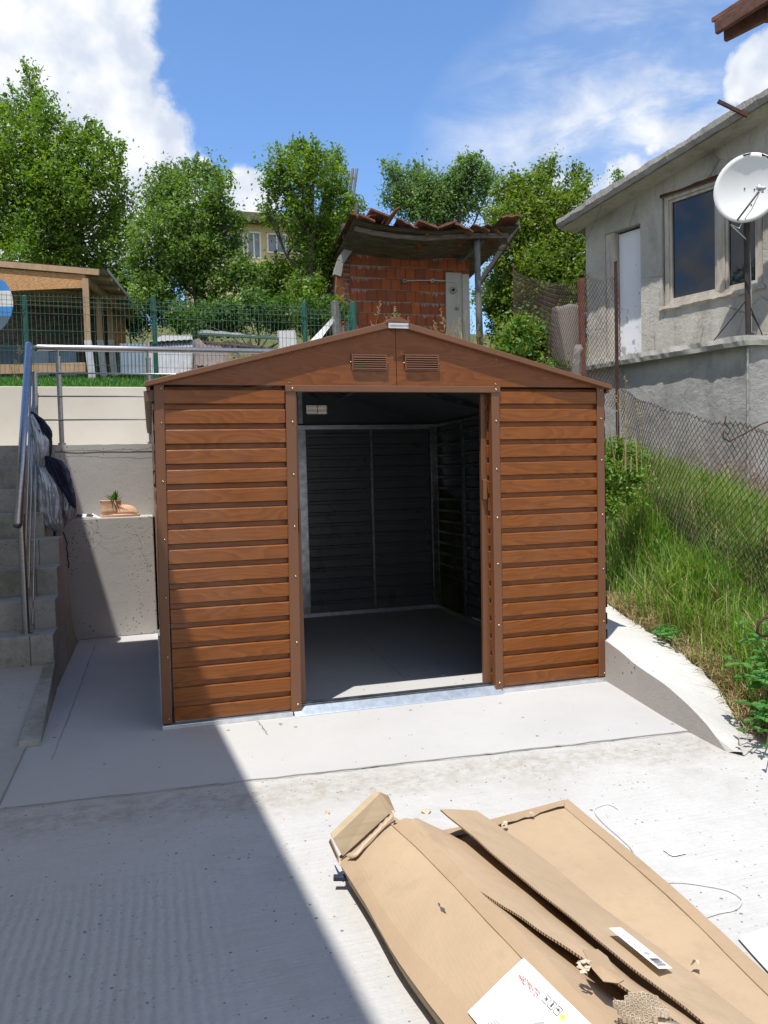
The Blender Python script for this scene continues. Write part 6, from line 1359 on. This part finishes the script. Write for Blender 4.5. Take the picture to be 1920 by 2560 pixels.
m = MB(); scrap(m, e4(840, 400, .21), .010, 8, 4, .8); m.build('torn_corner', 'torn_paper', cA)
m = MB(); a = e4(225, 1055, .035); b = e4(330, 1055, .035); m.tube([a, b+(b-a)*.4], [.0105, .0105], 10); m.build('plastic_cap', 'navy_cloth', cA, smooth=False)
# print + shipping label
def on_top(x, y, dz=.006): return bx8(x, y, 0)  # replaced below
def labelquad(pts8, zfun, mat, parent, name, lift): 
    m = MB(); P = [bx8(x, y, zfun(x, y)+lift) for x, y in pts8]; m.quad(*P); return m.build(name, mat, parent), P
# plane through three top-panel points for the label
pA, pB, pC = Lf_[len(Lf_)//2], Rf_[len(Rf_)//2], Rf_[-6]
nA = (pB-pA).cross(pC-pA).normalized(); nA = nA if nA.z > 0 else -nA
def onA(x, y, lift=.009): return PL(780+x*K8, 1900+y*K8, pB+nA*lift, nA)
lt, ll_, lr_ = onA(770, 720), onA(565, 915), onA(1010, 955)
m = MB(); lbv = ll_+(lr_-lt)
def lab(u, v_): return lt+(lr_-lt)*u+(ll_-lt)*v_     # u along (towards the camera), v across
g2 = [[lab(u, v_)+nA*.001*math.sin(u*9+v_*5) for u in np.linspace(0, 1.15, 9)] for v_ in np.linspace(0, 1, 7)]; m.grid([list(reversed(r_)) for r_ in g2]); shl = m.build('shipping_label', 'paper_white', cA, smooth=True)
ex = (lr_-lt).normalized(); ey = -(ll_-lt); Lu = (lr_-lt).length; Lv = (ll_-lt).length; exn = ex; eyn = (ey-ex*ey.dot(ex)).normalized()
def tx(s, u, v_, size, mat='ink', xs=.6): text_mesh('label_lettering', s, lab(u, v_), exn, eyn, size*Lv, mat, shl, .003, None, xs)
tx('HARDMAISTER', .12, .25, .125, 'ink_red', .55); tx('MONTREAL 9 x 10', .30, .455, .045, 'ink_grey', .75); tx('WALNUT', .34, .56, .045, 'ink_grey', .75); tx('2 / 3', .37, .66, .05, 'ink_grey')
tx('Dostawa', .13, .44, .045, 'ink_grey'); tx('Model', .16, .53, .045, 'ink_grey'); tx('Kolor', .17, .60, .045, 'ink_grey'); tx('Qty', .16, .68, .05, 'ink_grey')
m = MB()
for k in range(6): a = lab(.30-.01*k, .80+.03*k)+nA*.003; b = lab(.30+.22-.03*(k % 3), .80+.03*k)+nA*.003; s_ = eyn*.0009; m.quad(a-s_, b-s_, b+s_, a+s_)
m.build('label_small_print', 'ink_grey', shl)
for k in range(4):
    u0 = .50+.085*k; m = MB(); 
    def sqp(u, v_): return lab(u, v_)+nA*.0032
    for (ua, va, ub, vb) in ((0, 0, 1, 0), (1, 0, 1, 1), (1, 1, 0, 1), (0, 1, 0, 0)):
        a = sqp(u0+.065*ua, .12+.10*va); b = sqp(u0+.065*ub, .12+.10*vb); d_ = (b-a).normalized(); s_ = nA.cross(d_)*.0006; m.quad(a-s_, b-s_, b+s_, a+s_)
    if k == 0: pp = [(.2, .2), (.35, .5), (.2, .8), (.5, .6), (.8, .8), (.6, .5), (.8, .2), (.5, .35)]
    elif k == 1: pp = [(.4, .15), (.6, .15), (.6, .6), (.75, .6), (.5, .85), (.3, .6), (.4, .6)]
    elif k == 2: pp = [(.15, .5), (.3, .3), (.5, .2), (.7, .3), (.85, .5), (.55, .45), (.55, .8), (.48, .8), (.48, .45)]
    else: pp = [(.1, .85), (.5, .1), (.9, .85)]
    m.poly([sqp(u0+.065*a, .12+.10*b) for a, b in pp]); m.build('handling_symbol', 'ink_yellow' if k == 3 else 'ink', shl)
m = MB(); sk = [lab(u, v_)+nA*.0034 for u, v_ in ((.62, .48), (.68, .38), (.80, .44), (.84, .56), (.84, .70), (.68, .60))]; m.poly(sk[:6]); m.build('shed_drawing', 'ink_grey', shl)
# the small handling mark printed on the carton
m = MB(); 
for (x, y, w2, h2) in ((462, 525, 4, 8), (474, 543, 9, 11), (484, 553, 3, 3)):
    m.quad(onA(x-w2, y-h2, .010), onA(x+w2, y-h2*.3, .010), onA(x+w2, y+h2, .010), onA(x-w2*.7, y+h2*.3, .010))
m.build('printed_mark', 'ink', cA)
# ---- carton B: flat, on the ground to the right
cB = thing('flat_carton', 'wide flat brown cardboard carton lying open to the right under the strips', 'cardboard box', (1.15, -2.2, 0), 'cardboard packaging on the driveway')
zB = .055
B0 = bx8(440, 262, zB); B1 = bx8(925, 142, zB+.006); B2_ = bx8(1300, 455, zB+.004); B3 = bx8(1659, 790, zB); B4 = bx8(1900, 1020, zB); B5 = bx8(900, 1300, zB); B6 = bx8(620, 700, zB)
inner = [bx8(455, 282, zB), bx8(670, 240, zB), bx8(910, 168, zB), bx8(1290, 480, zB), bx8(1640, 825, zB), bx8(1890, 1060, zB)]
m = MB(); 
Lb = smoothpts([bx8(430, 268, zB), bx8(700, 640, zB), bx8(960, 1000, zB), bx8(1150, 1250, zB)]); Rb = smoothpts([bx8(915, 168, zB), bx8(1285, 485, zB), bx8(1635, 830, zB), bx8(1880, 1060, zB)])
m.grid([list(reversed(r_)) for r_ in strip_grid(Lb, Rb, 2, 10, .003, 8)]); m.build('top_panel', 'cardboard', cB, smooth=True)
m = MB(); Re = smoothpts([bx8(930, 142, zB+.004), bx8(1300, 452, zB+.004), bx8(1662, 786, zB+.002), bx8(1910, 1010, zB)]); Rb2 = [p+Vector((-.004, .002, .004)) for p in Rb]
rw = strip_grid(Rb2, [p+Vector((0, 0, .001)) for p in Re], 2, 3, .002, 9, 0, .002); m.grid([list(reversed(r_)) for r_ in rw]); m.grid([[r_[0]-Vector((0, 0, .005)) for r_ in rw], [r_[0] for r_ in rw]][::-1]); m.grid([[Vector((p.x+.004, p.y, -.01)) for p in Re], Re]); m.build('right_flap', 'cardboard_inner', cB, smooth=False)
m = MB(); ea = smoothpts([bx8(438, 290, zB+.006), bx8(560, 268, zB+.006), bx8(690, 236, zB+.008), bx8(800, 205, zB+.006), bx8(915, 170, zB+.006)]); eb = smoothpts([bx8(430, 262, zB+.004), bx8(560, 238, zB+.004), bx8(690, 205, zB+.004), bx8(800, 176, zB+.005), bx8(922, 143, zB+.006)])
r = random.Random(3); ea = [p+Vector((0, r.uniform(-.012, .006), r.uniform(0, .006))) for p in ea]; m.grid([ea, eb]); m.grid([eb, [Vector((p.x, p.y+.003, -.01)) for p in eb]]); m.build('end_flap', 'cardboard_inner', cB)
m = MB(); scrap(m, bx8(700, 245, zB+.012), .014, 9, 5, 1); scrap(m, bx8(800, 205, zB+.012), .01, 9, 6, 1); scrap(m, bx8(1395, 755, zB+.014), .016, 9, 7, 1.3); m.build('torn_corner', 'torn_paper', cB)
# ---- strip C: long narrow piece raised over carton B
Lc = smoothpts([bx8(467, 180, .165), bx8(600, 290, .185), bx8(745, 415, .175), bx8(940, 570, .16), bx8(1085, 690, .155), bx8(1240, 810, .15), bx8(1440, 965, .15), bx8(1600, 1090, .15)])
Rc = smoothpts([bx8(600, 184, .115), bx8(715, 265, .082), bx8(885, 390, .068), bx8(1060, 540, .064), bx8(1240, 665, .064), bx8(1345, 745, .075), bx8(1490, 860, .085), bx8(1720, 1040, .08)])
cC = shell('cardboard_strip', ['cardboard', 'cardboard_inner'], None, Lc, Rc, .006, label='long narrow cardboard strip with a barcode sticker, raised across the cartons', cat='cardboard', group='cardboard packaging on the driveway', wob=.004, seed=2, bow=.004, smooth=False)
pA, pB, pC = bx8(1080, 630, .142), bx8(1310, 775, .125), bx8(1270, 745, .10)
i1 = bx8(1080, 628, .146); i2 = bx8(1124, 626, .128); i3 = bx8(1312, 776, .118); i4 = bx8(1262, 778, .146)
m = MB(); lf = Vector((0, 0, .012)); bq = [i1+lf, i2+lf, i3+lf, i4+lf]; m.quad(bq[3], bq[2], bq[1], bq[0]); stk = m.build('barcode_sticker', 'paper_white', cC)
def st_(u, v_): return (bq[0].lerp(bq[3], u)).lerp(bq[1].lerp(bq[2], u), v_)+Vector((0, 0, .002))
m = MB(); u = .78
while u < .93: wq_ = random.choice((.006, .01, .014)); m.quad(st_(u, .15), st_(u+wq_, .15), st_(u+wq_, .8), st_(u, .8)); u += wq_+random.choice((.007, .012))
m.build('barcode', 'ink', stk)
m = MB()
for k in range(7): u = .12+.075*k; v0 = .2+.1*(k % 3); m.quad(st_(u, v0), st_(u+.04, v0), st_(u+.04, v0+.08), st_(u, v0+.08)); m.quad(st_(u+.01, .6), st_(u+.03, .6), st_(u+.03, .66), st_(u+.01, .66))
m.poly([st_(.66+.03*math.cos(a), .45+.22*math.sin(a)) for a in [i*.785 for i in range(8)]]); m.build('sticker_print', 'ink_grey', stk)
# ---- flap D: torn flap between A and the strip
Ls_ = [p+Vector((.001, 0, -.002)) for p in Ra]; Rs_ = smoothpts([bx8(415, 240, .13), bx8(610, 390, .09), bx8(800, 560, .07), bx8(980, 720, .065), bx8(1150, 870, .062), bx8(1400, 1060, .062), bx8(1600, 1250, .062)])
m = MB(); m.grid([list(reversed(r_)) for r_ in strip_grid(Ls_, Rs_, 2, 6, .004, 21, 0, .006)]); m.build('side_panel', 'cardboard', cA, smooth=True)
Ld = smoothpts([bx8(352, 222, .184), bx8(460, 335, .180), bx8(560, 440, .178), bx8(720, 545, .176), bx8(850, 635, .172), bx8(990, 722, .168), bx8(1120, 812, .160), bx8(1260, 905, .155), bx8(1420, 1010, .15)])
Rd_ = smoothpts([bx8(388, 214, .165), bx8(500, 272, .135), bx8(640, 345, .12), bx8(760, 440, .11), bx8(880, 545, .10), bx8(1000, 655, .10), bx8(1120, 760, .10), bx8(1290, 880, .10), bx8(1490, 1010, .10)])
shell('cardboard_flap', ['cardboard', 'cardboard_inner'], None, Ld, Rd_, .007, label='torn cardboard flap with a ragged corrugated edge between the long carton and the strip', cat='cardboard', group='cardboard packaging on the driveway', wob=.005, seed=6, bow=.006, smooth=False)
m = MB(); P = [(985, 690), (1040, 688), (1075, 715), (1105, 770), (1135, 800), (1115, 812), (1060, 805), (1020, 760)]; top_ = [bx8(x, y, .212+.004*math.sin(i*2)) for i, (x, y) in enumerate(P)]; cc_ = bx8(1050, 750, .222)
m.add([cc_]+top_, [(0, (i+1) % 8+1, i+1) for i in range(8)]); m.build('torn_paper', 'cardboard_inner', None, 'ragged scrap of cardboard skin lying over the torn flap', 'cardboard', 'cardboard scraps', smooth=False, solid=.003)
m = MB(); r = random.Random(4)
for k in range(22):
    c = bx8(990+r.uniform(-18, 18), 748+r.uniform(-20, 22), .21+r.uniform(0, .012)); s = .007; a = r.uniform(0, 3.1); d_ = Vector((math.cos(a), math.sin(a), r.uniform(-.5, .5)))*s; e_ = Vector((-math.sin(a), math.cos(a), r.uniform(-.8, .8)))*s*.6; m.quad(c-d_-e_, c+d_-e_*.4, c+d_+e_, c-d_*.5+e_)
m.build('torn_paper', 'torn_paper', None, 'pale shredded paper tuft at the middle of the torn flap', 'paper', 'cardboard scraps')
# honeycomb paper piece, bottom
m = MB(); hx = .0055; c0 = bx8(1195, 915, .19)
for i in range(-5, 6):
    for j in range(-5, 6):
        cx, cy = hx*1.732*(i+.5*(j % 2)), hx*1.5*j
        if (cx/.052)**2+(cy/.04)**2 > 1+.2*random.random(): continue
        zz_ = .006*math.sin(cx*90)+.004*math.sin(cy*120); ring = [Vector((c0.x+cx+hx*.95*math.cos(R(30+60*k))*random.uniform(.85, 1.15), c0.y+cy+hx*.95*math.sin(R(30+60*k))*random.uniform(.85, 1.15), c0.z+zz_)) for k in range(6)]
        for k in range(6): a, b = ring[k], ring[(k+1) % 6]; m.quad(a, b, b+Vector((0, 0, .012)), a+Vector((0, 0, .012)))
m.build('honeycomb_paper', 'torn_paper', None, 'torn piece of honeycomb paper core at the bottom edge of the cartons', 'paper', 'cardboard scraps', solid=.0012)
m = MB(); P = [(1150, 960), (1200, 930), (1260, 935), (1330, 955), (1400, 990), (1300, 1040), (1180, 1020)]; m.add([bx8(1260, 975, .20)]+[bx8(x, y, .175) for x, y in P], [(0, (i+1) % 7+1, i+1) for i in range(7)]); m.build('torn_paper', 'torn_paper', None, 'crumpled kraft paper beside the honeycomb piece at the bottom edge', 'paper', 'cardboard scraps', smooth=True, solid=.003)
# loose scraps on the driveway
lb = ['tiny torn cardboard scrap on the concrete left of the long carton', 'curled cardboard scrap on the concrete beyond the torn flap']
for k, ((x, y), s) in enumerate((((818, 2037), .013), ((1066, 2033), .024))):
    m = MB(); scrap(m, on(x, y, 2, -.008), s, 10, 11+k, .9); m.build('cardboard_scrap', 'torn_paper', None, lb[k], 'cardboard', 'cardboard scraps', solid=.002)
m = MB(); scrap(m, on(762, 2105, 2, -.009), .010, 9, 31, .5); m.build('cardboard_scrap', 'torn_paper', None, 'small pale flake lying just right of the shadow edge', 'cardboard', 'cardboard scraps', solid=.0015)
# plastic straps, bag, sheet
def strap(name, label, pts_, grp='plastic packing straps', wd=.006):
    P = smoothpts([on(x, y, 2, z) for x, y, z in pts_]); m = MB(); m.grid([[p for p in P], [p+Vector((.0015, .001, wd)) for p in P]]); m.build(name, 'plastic_white', None, label, 'strap', grp, solid=.0012)
s5 = 500/1659
strap('plastic_strap', 'thin white packing strap curling behind the flat carton corner', [(1545, 2022, .0), (1520, 2010, .0), (1490, 2020, .0), (1488, 2035, .0), (1510, 2060, .0), (1550, 2095, .0), (1575, 2120, .0), (1590, 2145, .01)])
strap('plastic_strap', 'white packing strap looping out on the concrete right of the flat carton', [(1640, 2195, .02), (1700, 2202, .006), (1770, 2214, .002), (1820, 2225, .002), (1850, 2245, .0), (1852, 2262, .0), (1835, 2275, .0), (1800, 2282, .0), (1755, 2282, .02)])
m = MB(); c0 = on(1690, 2130, 2, 0); r = random.Random(5); g_ = []
for i in range(8):
    g_.append([Vector((c0.x-.03+.008*i+r.uniform(-.003, .003), c0.y-.02+.008*j+r.uniform(-.003, .003), .0+max(0, .018*math.sin(i*.45)*math.sin(j*.52))*r.uniform(.3, 1.3))) for j in range(7)])
m.grid(g_); m.build('plastic_bag', 'plastic_white', None, 'tiny crumpled clear plastic wrapper on the concrete right of the cartons', 'wrapper')
m = MB(); g_ = []
for i in range(9):
    row = []
    for j in range(9):
        p = on(1800+25*i, 2330+28*j, 2, .0); row.append(Vector((p.x, p.y, .004+.010*abs(mnoise.noise(Vector((p.x*7, p.y*7, 1))))+.01*(i/8))))
    g_.append(row)
A_ = [on(x, y, 2, .004) for x, y in ((1845, 2345), (1920, 2320), (2010, 2290), (2080, 2400), (2060, 2520), (1930, 2440), (1880, 2385))]
cen_ = sum(A_, Vector())/7; m.add([cen_+Vector((0, 0, .02))]+A_, [(0, i+1, (i+1) % 7+1) for i in range(7)]); m.build('plastic_sheet', 'plastic_white', None, 'white foam sheet lying on the concrete at the right edge beside the carton', 'sheet', solid=.003)
